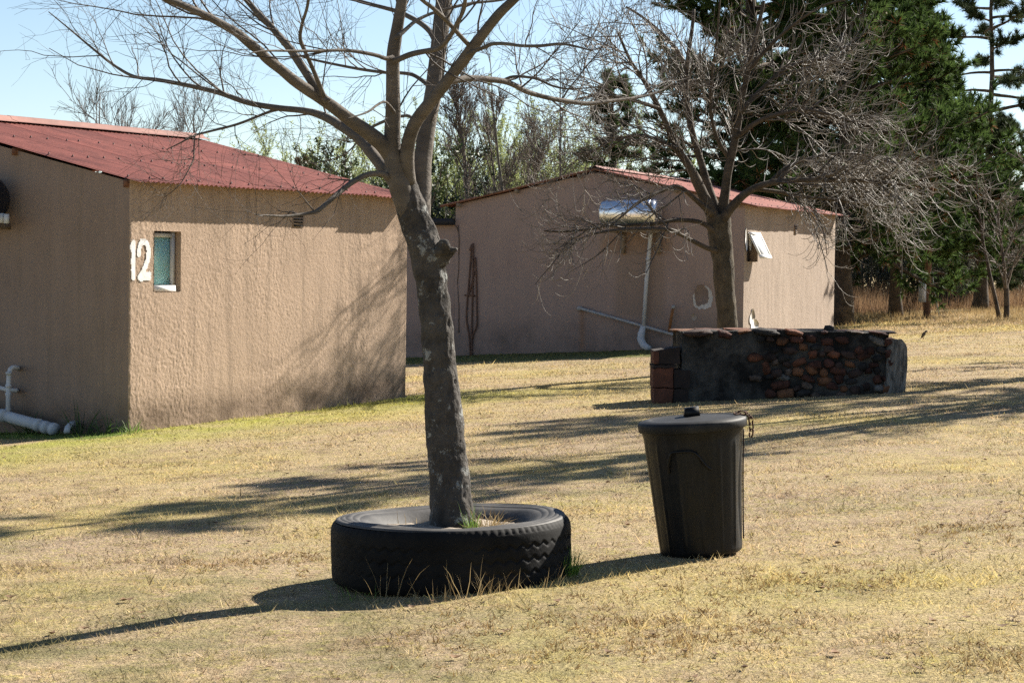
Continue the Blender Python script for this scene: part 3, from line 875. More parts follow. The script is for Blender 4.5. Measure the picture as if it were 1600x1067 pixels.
t.color(t.mix(dust, (.004, .004, .0042), (.013, .0125, .012)))
t.bump(t.noise(60, 3), .25, .006)
M_RUB = t.m
part('tread', MB().grid(V), M_RUB, ty, smooth=True, local=True)
def wob(r, z, th): return r + .003 * np.sin(th * 3 + 1) * (r < .5), z + .006 * np.sin(th * 2 + .6) * (r < .55) + .004 * np.sin(5 * th) * (r < .5)
top = [(.545, .2885), (.541, .2955), (.534, .299), (.524, .3005), (.521, .297), (.517, .301), (.500, .303), (.497, .2995), (.493, .303), (.468, .302), (.465, .2985), (.461, .301), (.435, .295), (.432, .2915), (.428, .2925), (.400, .281), (.375, .266), (.352, .250), (.338, .236), (.332, .224), (.340, .205), (.38, .17)]
t = NT('tyre_sidewall', .65, .25)
dust = t.ramp(t.noise(4, 5, .65), [(.35, 0.), (.7, 1.)])
t.color(t.mix(dust, (.022, .021, .020), (.085, .080, .074)))
t.bump(t.noise(50, 3), .2, .006)
part('sidewall', MB().lathe(top, k=160, fn=wob), t.m, ty, smooth=True, local=True)
part('sidewall', MB().lathe([(.34, .03), (.45, .008), (.515, .012), (.53, .022)], k=100), M_RUB, ty, smooth=True, local=True)
rr, aa = np.meshgrid(np.linspace(.0, .37, 22), np.linspace(0, 2 * np.pi, 73))
V = np.stack([rr * np.cos(aa), rr * np.sin(aa), .245 + .03 * fbm(np.stack([rr * np.cos(aa) * 5, rr * np.sin(aa) * 5], -1), 3, 95) - .05 * np.clip((rr - .30) / .07, 0, 1)], -1)
part('soil', MB().grid(V), simple('grey_soil', (.24, .20, .155), .95, .35, 22, bump=.6), ty, smooth=True, local=True)

# ------------------------------------------------------------------ leaning bare tree in the tyre
BASE = TYRE_C
t1 = thing('bare_tree', 'leaning grey bare tree with forked limbs rising out of the tyre', 'tree', BASE)
D0 = float(BASE[1])
M_BARK1 = bark('dark_flaky_bark', (.018, .016, .014), (.085, .075, .065), (.24, .245, .23), (16, 16, 11), strength=1.0, lich_thr=.565)
M_BARK1U = bark('grey_smooth_bark', (.060, .051, .042), (.145, .125, .105), (.21, .21, .18), (5, 5, 16), strength=.45, lich_thr=.72)
M_TWIG1 = simple('grey_brown_twig', (.065, .052, .043), .7, .3, 3)
def limb(px, d0, d1, scale=None, step=.035, ease=1.0):
    """px: (u, v, width in px) with depth running d0 -> d1 along the limb"""
    n = len(px); P, Rr = [], []
    L = np.concatenate([[0], np.cumsum([math.hypot(px[i + 1][0] - px[i][0], px[i + 1][1] - px[i][1]) for i in range(n - 1)])])
    for i, (u, v, w) in enumerate(px):
        q = d0 + (d1 - d0) * (L[i] / L[-1]) ** ease
        P.append(at(u, v, q)); Rr.append(w / 2 * q / F)
    return smooth_path(P, Rr, step=step)
def fat(mb, P, R, k=14, amp=.06, seed=0, fr=7, ridge=0.):
    """tube with lumpy radius"""
    Tn = norm(np.gradient(P, axis=0))
    ref = np.array([0, 1., 0]) if abs(norm(P[-1] - P[0])[1]) < .8 else np.array([1., 0, 0])
    A = norm(np.cross(Tn, ref)); B = np.cross(Tn, A)
    th = np.arange(k) / k * 2 * np.pi
    dirs = A[:, None] * np.cos(th)[None, :, None] + B[:, None] * np.sin(th)[None, :, None]
    q = P[:, None] + dirs * R[:, None, None]
    rr = R[:, None] * (1 + amp * fbm(q * fr, 3, seed))
    if ridge: rr = rr + ridge * (.5 - np.abs(fbm(q * np.array([34, 34, 15]), 3, seed + 9)))
    V = P[:, None] + dirs * rr[..., None]
    idx = np.arange(len(P) * k).reshape(len(P), k)
    a, b = idx[:-1], idx[1:]
    mb.add(V.reshape(-1, 3), [np.stack([a, np.roll(a, -1, 1), np.roll(b, -1, 1), b], -1).reshape(-1, 4), idx[-1], idx[0, ::-1]])
    return mb
trunk = [(709, 905, 100), (708, 860, 86), (707, 828, 76), (706, 800, 68), (703, 760, 63), (698, 700, 60), (693, 640, 57), (688, 580, 52), (683, 520, 49), (677, 460, 47), (671, 420, 50), (667, 395, 53), (659, 370, 50), (649, 345, 47), (641, 320, 46), (632, 295, 41), (622, 270, 36)]
Pt, Rt = limb(trunk, D0, D0, step=.011)
mb = fat(MB(), Pt, Rt, 72, .05, 101, 16, .008)
stub = limb([(676, 412, 40), (690, 400, 30), (703, 393, 16), (714, 389, 5)], D0, D0 - .06, step=.01)
fat(mb, *stub, 18, .4, 102, 40)
stub = limb([(676, 400, 30), (688, 390, 24), (697, 382, 14), (700, 380, 9)], D0 - .02, D0 - .1, step=.01)
fat(mb, *stub, 16, .4, 103, 40)
part('trunk', mb, M_BARK1, t1, smooth=True)
limbs = {}
def add_limb(key, px, d0, d1, k=12, amp=.05, ease=1.0):
    P, R = limb(px, d0, d1, step=.03, ease=ease)
    limbs[key] = (P, R)
    return part('limb', fat(MB(), P, R, k, amp, hash(key) % 97 if False else len(limbs) * 7, 9), M_BARK1U, t1, smooth=True)
add_limb('A', [(641, 335, 34), (628, 300, 36), (618, 262, 34), (613, 225, 27), (614, 180, 24), (614, 130, 22), (614, 90, 21), (619, 55, 19), (624, 25, 18), (628, 0, 17), (634, -60, 15), (630, -160, 12), (640, -260, 8)], D0 - .01, D0 - .35)
add_limb('B', [(652, 360, 38), (656, 325, 34), (659, 290, 30), (660, 255, 29), (668, 195, 27), (676, 150, 26), (681, 110, 25), (686, 70, 26), (690, 30, 26), (694, 0, 25), (700, -80, 20), (690, -180, 15), (695, -300, 8)], D0 + .03, D0 + .55)
add_limb('C', [(637, 285, 26), (635, 255, 24), (639, 220, 22), (650, 190, 21), (671, 162, 20), (690, 138, 19), (704, 120, 18), (734, 81, 18), (761, 45, 16), (782, 20, 15), (800, 3, 14), (835, -30, 11), (880, -80, 7)], D0 - .02, D0 - .75)
add_limb('L1', [(618, 252, 30), (600, 228, 26), (575, 207, 23), (545, 186, 21), (513, 162, 19), (466, 131, 17), (440, 110, 16), (419, 94, 16), (405, 80, 15), (391, 69, 15), (372, 53, 14), (357, 44, 13), (322, 25, 12), (279, 6, 11), (247, -8, 10), (200, -40, 8), (150, -80, 5)], D0 - .03, D0 - 1.1)
add_limb('L2', [(622, 292, 24), (605, 270, 21), (585, 245, 19), (560, 216, 17), (535, 199, 15), (510, 184, 13), (488, 176, 11), (466, 172, 10), (435, 169, 9.5), (388, 161, 8.5), (341, 145, 8), (294, 134, 7), (247, 125, 6), (210, 120, 5), (179, 103, 4.4), (147, 78, 3.6), (110, 47, 2.6), (76, 19, 1.6)], D0 + .02, D0 + .9)
add_limb('L3', [(512, 160, 12), (503, 148, 11), (491, 134, 13), (474, 108, 13), (454, 78, 12), (436, 57, 11), (419, 37, 10), (400, 18, 9.5), (385, 0, 9), (350, -40, 7), (310, -90, 4)], D0 - .35, D0 - .2)
add_limb('L3b', [(507, 153, 8), (497, 128, 7), (488, 106, 6.5), (478, 84, 6), (469, 62, 6), (472, 38, 5.5), (479, 16, 5), (482, 0, 5), (490, -50, 3)], D0 - .35, D0 - .75)
add_limb('L4', [(612, 282, 10), (597, 272, 10), (575, 273, 9), (552, 284, 8.5), (530, 301, 8), (507, 321, 7), (497, 329, 7.5), (485, 333, 5.5), (448, 338, 4.5), (420, 337, 3.4), (401, 336, 1.8)], D0 - .05, D0 - .7)
add_limb('L5', [(466, 172, 5), (447, 170, 5), (428, 173, 4.6), (413, 178, 4.4), (372, 194, 4), (326, 206, 3.6), (304, 212, 3.2), (279, 225, 2.2), (260, 234, 1.4)], D0 + .45, D0 + .2)
add_limb('L6', [(304, 212, 2.4), (303, 232, 2.3), (302, 250, 2.2), (291, 272, 2), (280, 290, 1.4), (268, 300, 1)], D0 + .25, D0 + .1)
add_limb('L7', [(614, 90, 8), (603, 92, 7), (592, 88, 6.4), (575, 84, 6), (550, 80, 5.5), (530, 79, 5), (497, 80, 4.6), (455, 80, 4), (413, 80, 3), (390, 84, 2)], D0 - .2, D0 - .9)
add_limb('L8', [(676, 140, 8), (662, 128, 6.5), (644, 117, 6), (620, 114, 5.5), (605, 114, 5), (560, 108, 4.6), (500, 96, 3.8), (470, 88, 3), (440, 70, 2)], D0 + .3, D0 + 1.0)
add_limb('L9', [(684, 70, 12), (672, 50, 9), (656, 36, 8), (638, 26, 7.5), (620, 18, 7), (575, 6, 6), (555, 0, 6), (500, -20, 4)], D0 + .4, D0 + .9)
add_limb('R1', [(700, 128, 10), (710, 126, 10), (728, 123, 9.6), (746, 123, 9.5), (785, 127, 9), (805, 134, 8.5), (824, 144, 8), (860, 154, 7.4), (890, 159, 7), (920, 162, 6.4), (962, 157, 5.5), (1000, 152, 4.5), (1030, 143, 3.2), (1050, 130, 2)], D0 - .25, D0 + 1.0)
add_limb('R2', [(614, 96, 10), (623, 93, 9), (640, 86, 9), (656, 82, 9), (672, 79, 8), (686, 75, 8), (700, 62, 7.5), (710, 45, 7), (718, 30, 6.5), (725, 15, 6), (727, 0, 6), (735, -50, 4)], D0 - .2, D0 - .9)
add_limb('R3', [(728, 88, 7), (740, 81, 6.5), (755, 75, 6), (770, 69, 6), (792, 69, 5.5), (815, 72, 5), (845, 72, 5), (875, 69, 4.4), (900, 73, 3.5), (925, 80, 2.2)], D0 - .4, D0 - 1.3)
add_limb('R4', [(738, 76, 8), (725, 63, 7), (708, 44, 7), (695, 30, 7), (675, 12, 6.5), (659, 0, 6), (630, -30, 4)], D0 - .4, D0 - .9)
add_limb('R5', [(618, 60, 8), (629, 51, 7), (640, 41, 6), (650, 33, 5.5), (668, 24, 5), (686, 18, 5), (734, 6, 4.5), (785, 0, 4), (840, -14, 2.5)], D0 - .28, D0 + .2)
add_limb('R6', [(785, 127, 5), (797, 121, 4.6), (815, 120, 4.4), (840, 124, 4), (862, 134, 3.6), (885, 139, 3), (915, 138, 2.2), (940, 135, 1.4)], D0 + .2, D0 - .3)
add_limb('R7', [(618, 178, 6), (603, 160, 4.2), (590, 164, 4), (575, 175, 3.4), (555, 182, 2.4), (540, 186, 1.4)], D0 - .12, D0 - .5)
add_limb('R8', [(656, 245, 5), (646, 188, 5), (625, 182, 4.5), (600, 190, 5), (575, 203, 4), (560, 220, 3), (540, 240, 2), (505, 253, 1.4), (470, 256, 1)], D0 + .1, D0 + .6)
# crown of fine twigs
tw = MB()
ks = list(limbs)
nn = 24
LP = np.stack([resample(*limbs[q], nn)[0] for q in ks]); LR = np.stack([resample(*limbs[q], nn)[1] for q in ks])
Ll = np.array([np.sum(np.linalg.norm(np.diff(limbs[q][0], axis=0), axis=1)) for q in ks])
cnt = np.maximum(2, (Ll * 6.5).astype(int))
for q in ('A', 'B', 'C'): cnt[ks.index(q)] = int(cnt[ks.index(q)] * .55)
cnt[ks.index('L4')] = 4; cnt[ks.index('L6')] = 4; cnt[ks.index('L5')] = 8; cnt[ks.index('R8')] = 6
P0, Dd, r0, tt = spawn(LP, LR, cnt, .22, 1., 25, 70, .35)
L = (.28 + .5 * rng.random(len(P0))) * np.where(tt > .8, .8, 1)
low = np.repeat([q in ('L4', 'L5', 'L6', 'R8') for q in ks], cnt)
L = np.where(low, L * .32, L); Dd = norm(Dd + np.where(low, .0, .25)[:, None] * np.array([0, 0, 1.]))
r0 = np.clip(r0 * .45, .0016, .0048)
Q1 = grow(P0, Dd, L, 9, (0, 0, .03), .13); R1 = taper(r0, r0 * .35, 9)
tw.tubes(Q1, R1, 4)
P0, Dd, r0, tt = spawn(Q1, R1, np.full(len(Q1), 7), .15, 1., 25, 65, .15)
L = .10 + .28 * rng.random(len(P0)); r0 = np.clip(r0 * .6, .0010, .0022)
Q2 = grow(P0, Dd, L, 7, (0, 0, .02), .15); R2 = taper(r0, r0 * .5, 7)
tw.tubes(Q2, R2, 3)
P0, Dd, r0, tt = spawn(Q2, R2, len(Q2) * 3, .2, 1., 25, 60, .1)
L = .05 + .12 * rng.random(len(P0)); r0 = np.clip(r0 * .7, .0008, .0014)
Q3 = grow(P0, Dd, L, 4, (0, 0, .03), .12)
tw.tubes(Q3, taper(r0, r0 * .6, 4), 3)
# twigs off the end of the long left branch (they fan out)
part('crown', tw, M_TWIG1, t1, kind='stuff')

# ------------------------------------------------------------------ grass tufts
M_TGREEN = leafy('green_tuft', (.06, .13, .02), (.22, .33, .06), .5, .3, .3)
M_TDRY = leafy('dry_tuft', (.24, .16, .07), (.42, .33, .18), .7, .2, .3)
M_TDARK = leafy('dark_weed', (.03, .06, .02), (.07, .12, .035), .5, .3, .2)
def tuft_mb(c, n, h, spread, lean=.6, w=.004, droop=.14):
    c = np.asarray(c, float)
    a = rng.random(n) * 2 * np.pi; r = spread * np.sqrt(rng.random(n))
    P0 = c + np.stack([r * np.cos(a), r * np.sin(a), -.01 + 0 * r], -1)
    P0[:, 2] = gz(P0[:, 0], P0[:, 1]) - .01 if c[2] < -50 else P0[:, 2]
    a2 = a + rng.normal(size=n) * .7
    ln = lean * rng.random(n)
    D = norm(np.stack([np.cos(a2) * ln, np.sin(a2) * ln, np.ones(n)], -1))
    Q = grow(P0, D, h * (.45 + .55 * rng.random(n)), 5, (0, 0, -droop), .08)
    side = norm(np.cross(Q[:, -1] - Q[:, 0], rng.normal(size=(n, 3))))
    W = w * np.array([.8, 1, .85, .55, .05])
    A, B = Q - side[:, None] * W[None, :, None] / 2, Q + side[:, None] * W[None, :, None] / 2
    idx = np.arange(n * 10).reshape(n, 5, 2)
    q = np.stack([idx[:, :-1, 0], idx[:, :-1, 1], idx[:, 1:, 1], idx[:, 1:, 0]], -1).reshape(-1, 4)
    return MB().add(np.stack([A, B], 2).reshape(-1, 3), q, np.repeat(rng.random(n), 10))
def tuft(label, c, n, h, spread, mat, **kw):
    o = link('grass_tuft', tuft_mb(c, n, h, spread, **kw).mesh('grass_tuft', c), mat, None, c)
    return tag(o, label, 'grass tuft')
tuft('green grass tuft growing against the tyre on the side of the bin', gp(884, 902), 110, .19, .05, M_TGREEN, lean=.7)
tuft('dry straw tuft inside the tyre beside the trunk', TYRE_C + np.array([.17, -.06, .235]), 110, .16, .06, M_TDRY, lean=1.2, droop=.25)
for dx, dy, n_, sp_, w_ in ((.22, .05, 60, .08, 'dry straw heaped inside the tyre at the bin side of the trunk'), (-.2, .02, 26, .07, 'few dry straws on the soil inside the tyre opposite the bin'), (.05, .22, 40, .1, 'dry straw behind the trunk inside the tyre')):
    tuft(w_, TYRE_C + np.array([dx, dy, .24]), n_, .11, sp_, M_TDRY, lean=1.8, droop=.3, w=.003)
tuft('long straw stalks inside the tyre at the trunk foot', TYRE_C + np.array([.10, -.13, .235]), 30, .17, .03, M_TGREEN, lean=.5)
for (u, v, n, h, lab) in ((600, 938, 9, .25, 'seeding dry stalks in front of the tyre below its shaded face'), (735, 934, 12, .2, 'thin dry stalks before the middle of the tyre'), (785, 928, 34, .13, 'short dry and green tuft before the tyre'), (552, 932, 26, .1, 'dark tuft in the tyre shadow at its far end'), (845, 918, 24, .12, 'low dry tuft before the tyre next to the green tuft'), (675, 941, 14, .12, 'few curled dry blades in front of the tyre centre')):
    tuft(lab, gp(u, v), int(n * 1.2), h * 1.1, .11, M_TGREEN if 'dark' in lab else M_TDRY, lean=.6, w=.003)
for (u, v, n, h, mt, lab) in ((50, 672, 40, .34, M_TDARK, 'dark weed clump behind the white waste pipe'), (128, 668, 34, .46, M_TDARK, 'tall arching dark weed on the shaded gable'), (170, 676, 20, .32, M_TDARK, 'dark arching weed close to the cottage corner'), (206, 676, 60, .17, M_TGREEN, 'bright green weed at the sunlit cottage corner'), (235, 668, 24, .1, M_TGREEN, 'small green weed along the sunlit wall')):
    n0, z0 = on1g(u, v, .12)
    c = gp(u, v) if u > 195 else P1(-.14, n0, 0)
    c[2] = float(gz(c[0], c[1]))
    tag(link('weed', tuft_mb(c, n, h, .10, lean=.9, w=.010 if mt is M_TDARK else .006, droop=.2).mesh('weed', c), mt, None, c), lab, 'weed')

# ------------------------------------------------------------------ bin
bn = thing('rubbish_bin', 'black plastic dustbin with chained lid standing on the lawn', 'bin', BIN_C)
bn.rotation_euler = (math.radians(.5), -math.radians(5.0), 0)
t = NT('black_plastic', .5, .22)
sc_ = t.ramp(t.noise(1., 5, .7, t.mapped((30, 30, 2))), [(.45, 0.), (.8, 1.)])
t.color(t.mix(sc_, (.0055, .0055, .0058), (.015, .015, .0155)))
t.l(t.ramp(t.noise(9, 4), [(.3, .34), (.7, .55)]), t.b.inputs['Roughness'])
t.bump(t.noise(20, 3), .12, .006)
M_BIN = t.m
zb = np.linspace(0, 1, 40)
prof = [(.0, .004), (.185, .004), (.198, .012)] + [(.203 + .045 * q + .006 * np.clip((q - .93) / .05, 0, 1), .018 + .612 * q) for q in zb]
def ribs(r, z, th):
    k = np.clip((z - .03) / .04, 0, 1) * np.clip((.58 - z) / .04, 0, 1)
    f = np.abs(((th * 14 / (2 * np.pi)) % 1) - .5)
    rib = np.clip((.10 - f) / .06, 0, 1)
    flat = np.exp(-((np.mod(th - math.radians(-18) + np.pi, 2 * np.pi) - np.pi) / .22) ** 2) * .018 * np.sin(np.clip(z / .6, 0, 1) * np.pi)
    return r + (.004 * rib * k - flat) * (z > .01) * (r > .19), z
part('body', MB().lathe(prof, k=224, fn=ribs), M_BIN, bn, smooth=True, local=True)
lidp = [(.0005, .684), (.06, .683), (.12, .679), (.19, .671), (.205, .672), (.212, .676), (.235, .674), (.258, .667), (.2665, .660), (.269, .652), (.268, .622), (.262, .617), (.258, .622)]
t = NT('dull_lid_plastic', .62, .2)
t.color(t.ramp(t.noise(7, 5, .7), [(.35, (.009, .009, .0095)), (.7, (.026, .026, .026))]))
t.bump(t.noise(14, 3), .15, .01)
lid = part('lid', MB().lathe(lidp, k=96), t.m, bn, smooth=True, local=True)
hb = MB()
for (x0, x1, y0, y1, z0, z1, i) in ((-.040, .040, -.035, .035, .678, .724, .009),):
    V = [(x0, y0, z0), (x1, y0, z0), (x1, y1, z0), (x0, y1, z0), (x0 + i, y0 + i, z1), (x1 - i * .6, y0 + i, z1 + .004), (x1 - i * .6, y1 - i, z1 + .004), (x0 + i, y1 - i, z1)]
    hb.add(V, [[0, 3, 2, 1], [4, 5, 6, 7], [0, 1, 5, 4], [1, 2, 6, 5], [2, 3, 7, 6], [3, 0, 4, 7]])
part('lid_handle', hb, M_BIN, lid, local=True)
def bsurf(deg, z, off):
    r = .203 + .045 * (z - .018) / .612 + off
    a = math.radians(deg)
    return (r * math.cos(a), r * math.sin(a), z)
def handle(c0):
    pts = [bsurf(c0 - 26, .43, .004), bsurf(c0 - 25, .47, .012), bsurf(c0 - 20, .525, .014), bsurf(c0 - 12, .532, .014), bsurf(c0 + 2, .532, .014), bsurf(c0 + 9, .515, .014), bsurf(c0 + 18, .46, .012), bsurf(c0 + 25, .435, .006)]
    P_, R_ = smooth_path(pts, [.006] * len(pts), n=4)
    part('handle', MB().tube(P_, R_, 8), M_BIN, bn, smooth=True, local=True)
handle(-101); handle(79)
M_CHAIN = simple('rusty_chain', (.09, .045, .03), .8, .5, 60, metal=.3)
th = np.linspace(0, 2 * np.pi, 13)
base = np.stack([.009 * np.cos(th), 0 * th, .018 * np.sin(th) + .005 * np.sign(np.sin(th))], -1)
lk = MB().tubes(base[None], np.full((1, 13), .0042), 6).mesh('chain_link', smooth=True)
cpts = [(.215, -.05, .682), (.235, -.035, .683), (.255, -.03, .679), (.272, -.03, .672), (.283, -.032, .655), (.286, -.032, .630), (.286, -.03, .605), (.284, -.03, .58), (.278, -.028, .568), (.268, -.02, .575)]
cp, _ = smooth_path(cpts, [1] * len(cpts), n=6)
sdist = np.concatenate([[0], np.cumsum(np.linalg.norm(np.diff(cp, axis=0), axis=1))])
chain = None
for i, q in enumerate(np.arange(.006, sdist[-1], .031)):
    p = np.array([np.interp(q, sdist, cp[:, a]) for a in range(3)]); p2 = np.array([np.interp(q + .004, sdist, cp[:, a]) for a in range(3)])
    if chain is None: chain = link('chain', None, None, bn)
    o = link('chain_link', lk, M_CHAIN, chain, p)
    o.rotation_euler = (Vector(p2 - p).to_track_quat('Z', 'Y') @ Euler((0, 0, (i % 2) * 1.57 + .4)).to_quaternion()).to_euler()
P_, R_ = smooth_path([(.25, .0, .60), (.244, .012, .5), (.235, .01, .4), (.228, .008, .3), (.218, .0, .16), (.212, -.01, .06)], [.004] * 6, n=6)
part('tie_strap', MB().tube(P_, R_, 6), simple('strap', (.03, .018, .016), .7, .3), bn, smooth=True, local=True)

# ------------------------------------------------------------------ stone barbecue wall
BL = gp(1062, 629); BR = at(1389, 621, BL[1] + .08); BR[2] = float(gz(BR[0], BR[1]))
ex = norm(np.array([*(BR - BL)[:2], 0])); ey = np.array([-ex[1], ex[0], 0]); BWD = float(np.linalg.norm((BR - BL)[:2]))
bz0 = min(BL[2], BR[2])
def PB(a, b, z): return np.array([BL[0], BL[1], 0]) + np.asarray(a)[..., None] * ex + np.asarray(b)[..., None] * ey + np.asarray(z)[..., None] * np.array([0, 0, 1.])
def onb(u, v, off=0):
    p = hit(u, v, np.array([BL[0], BL[1], 0]) - ey * off, ey); return float((p - np.array([BL[0], BL[1], 0])) @ ex), float(p[2])
bq = thing('barbecue_wall', 'low fire-blackened stone and plaster barbecue wall behind the bin', 'barbecue', (BL + BR) / 2)
bq['kind'] = 'thing'
def rough_box(a0, a1, b0, b1, z0, z1f, amp=.02, res=.04, seed=0, fr=6):
    mb = MB()
    def face(fu, nu, nv):
        U, W = np.meshgrid(np.linspace(0, 1, nu), np.linspace(0, 1, nv))
        A, B, Z = fu(U, W)
        V = PB(A, B, Z)
        V = V + amp * np.stack([fbm(V * fr, 3, seed + q) for q in range(3)], -1)
        mb.grid(V)
    na, nb, nz = max(2, int((a1 - a0) / res)), max(2, int((b1 - b0) / res)), max(2, int(.9 / res))
    zt_ = lambda A: z1f(A)
    face(lambda U, W: (a0 + U * (a1 - a0), b0 + 0 * U, z0 + W * (zt_(a0 + U * (a1 - a0)) - z0)), na, nz)
    face(lambda U, W: (a0 + U * (a1 - a0), b1 + 0 * U, z0 + W * (zt_(a0 + U * (a1 - a0)) - z0)), na, nz)
    face(lambda U, W: (a0 + 0 * U, b0 + U * (b1 - b0), z0 + W * (zt_(a0 + 0 * U) - z0)), nb, nz)
    face(lambda U, W: (a1 + 0 * U, b0 + U * (b1 - b0), z0 + W * (zt_(a1 + 0 * U) - z0)), nb, nz)
    face(lambda U, W: (a0 + U * (a1 - a0), b0 + W * (b1 - b0), zt_(a0 + U * (a1 - a0))), na, nb)
    return mb
_, zl = onb(1070, 519); _, zm = onb(1200, 517); _, zr = onb(1375, 520)
ztop = lambda A: np.interp(A, [0, BWD * .4, BWD], [zl, zm, zr])
t = NT('sooty_mortar', .95, .15)
soot = t.ramp(t.noise(2.4, 5, .65), [(.40, 0.), (.62, 1.)])
t.color(t.mix(soot, (.016, .015, .014), (.085, .080, .072)))
t.bump(t.math('ADD', t.noise(14, 5, .7), t.noise(45, 3)), .9, .03)
M_MORT = t.m
part('core', rough_box(0.02, BWD - .01, .03, .95, bz0 - .2, ztop, .016, .035, 111), M_MORT, bq, smooth=True)
t = NT('field_stone', .85, .25)
rc = t.ramp(t.random(), [(0., (.12, .05, .033)), (.18, (.19, .075, .042)), (.32, (.08, .05, .04)), (.46, (.15, .11, .085)), (.58, (.22, .10, .05)), (.68, (.05, .045, .042)), (.84, (.20, .185, .17)), (.90, (.13, .055, .04))], 'CONSTANT')
soot2 = t.ramp(t.noise(5., 5, .7, t.co('World')), [(.36, .22), (.64, .95)])
t.color(t.mix(1., rc, soot2, 'MULTIPLY'))
t.bump(t.noise(12, 5, .7), .6, .03)
M_STONE = t.m
M_BRICK = simple('burnt_brick', (.085, .034, .021), .9, .4, 8, bump=.6)
M_BRICKB = simple('blackened_brick', (.022, .016, .014), .9, .4, 8, bump=.6)
def stone_mesh(name, seed):
    rg = np.random.default_rng(seed)
    nla, nlo = 7, 12
    V = []
    for i in range(nla):
        la = -math.pi / 2 + math.pi * (i + .5) / nla
        for j in range(nlo):
            lo = 2 * math.pi * j / nlo
            q = np.array([math.cos(la) * math.cos(lo), math.cos(la) * math.sin(lo), math.sin(la)])
            q = np.sign(q) * np.abs(q) ** .68
            V.append(q * (1 + .28 * float(fbm(q * 1.9 + seed, 3, seed))))
    V = np.array(V) * .5
    idx = np.arange(nla * nlo).reshape(nla, nlo)
    a, b = idx[:-1], idx[1:]
    mb = MB().add(V, [np.stack([a, np.roll(a, -1, 1), np.roll(b, -1, 1), b], -1).reshape(-1, 4), idx[0, ::-1], idx[-1]])
    return mb.mesh(name, smooth=True)
smesh = [stone_mesh('stone', 200 + i) for i in range(6)]
yaw = math.atan2(ex[1], ex[0])
O_B = org(bq)
def put(name, me, mat, a, b, z, sz, tilt=0, rx=0):
    o = link(name, me, mat, bq, PB(a, b, z) - O_B)
    o.scale = sz; o.rotation_euler = Euler((rx, tilt, yaw))
    return o
row = 0; z = bz0 + .09
while z < .99 * float(ztop(BWD * .8)) - .07:
    a = BWD * (.36 + .05 * math.sin(row * 2.3)) + random.uniform(0, .06) + (.08 if z < bz0 + .25 else 0)
    while a < BWD - .10:
        w = random.uniform(.08, .2); hh = random.uniform(.065, .11)
        if random.random() < .90:
            put('stone', random.choice(smesh), M_STONE, a + w / 2, .046, z + random.uniform(-.025, .025), (w, .125, hh), random.uniform(-.4, .4))
        a += w + random.uniform(.004, .02)
    z += random.uniform(.075, .09); row += 1
# cap stones along the front top edge and quoins on the broken end
a = .05
while a < BWD - .12:
    w = random.uniform(.07, .34); hh = random.uniform(.03, .09)
    if random.random() < .75: put('cap_stone', random.choice(smesh), M_STONE if random.random() < .3 else M_MORT, a + w / 2, random.uniform(.02, .1), float(ztop(a)) - hh * random.uniform(.1, .4), (w, .22, hh), random.uniform(-.25, .25))
    a += w + random.uniform(.0, .05)
for q in np.arange(.15, BWD, .3):
    put('cap_stone', random.choice(smesh), M_MORT, q, random.uniform(.5, .8), float(ztop(q)) - .01, (.4, .6, .04), random.uniform(-.03, .03))
put('stone', smesh[2], M_STONE, onb(1302, 515)[0], .25, onb(1302, 515)[1] + .0, (.10, .09, .07), .3)
z = bz0 + .06
while z < float(ztop(BWD)) - .02:
    hh = random.uniform(.07, .11)
    for b in np.arange(.05, .9, .17):
        put('stone', random.choice(smesh), M_STONE, BWD + random.uniform(-.02, .03), b + random.uniform(-.02, .02), z, (.12, .17, hh), random.uniform(-.2, .2))
    z += hh + .012
# brick pier on the other end
def block(u0, v0, u1, v1, mat, dep=.36, slope=0., off=.05):
    (a0, z1), (a1, z0) = onb(u0, v0, off), onb(u1, v1, off)
    A = np.array([[a0, z0], [a1, z0], [a1, z1 + slope], [a0, z1]])
    mb = MB()
    nU, nW = 8, 6
    for b in (-off, dep - off):
        U, W = np.meshgrid(np.linspace(0, 1, nU), np.linspace(0, 1, nW))
        X = a0 + U * (a1 - a0); Zt = z1 + slope * U; Zq = z0 + W * (Zt - z0)
        V = PB(X, b + 0 * X, Zq); mb.grid(V + .008 * np.stack([fbm(V * 14, 3, 130 + q) for q in range(3)], -1))
    for aa_ in (a0, a1):
        U, W = np.meshgrid(np.linspace(0, 1, nU), np.linspace(0, 1, nW))
        Zt = z1 + (slope if aa_ == a1 else 0)
        V = PB(aa_ + 0 * U, -off + U * dep, z0 + W * (Zt - z0)); mb.grid(V + .008 * np.stack([fbm(V * 14, 3, 130 + q) for q in range(3)], -1))
    U, W = np.meshgrid(np.linspace(0, 1, nU), np.linspace(0, 1, nW))
    X = a0 + U * (a1 - a0)
    V = PB(X, -off + W * dep, z1 + slope * U); mb.grid(V + .008 * np.stack([fbm(V * 14, 3, 130 + q) for q in range(3)], -1))
    return part('brick', mb, mat, bq, smooth=False)
block(1022, 607, 1051, 640, M_BRICK); block(1052.5, 608, 1076, 640, M_BRICKB, off=.035)
block(1021, 576, 1051, 605.5, M_BRICK, slope=0.01); block(1052.5, 578, 1078, 606.5, M_BRICKB, off=.04)
block(1020.5, 570, 1056, 575, M_BRICKB, off=.06)
block(1022, 548, 1062, 569, M_BRICKB, slope=.045, off=.055)
block(1021.5, 549, 1029, 568, M_BRICK, slope=.005, off=.062, dep=.2)
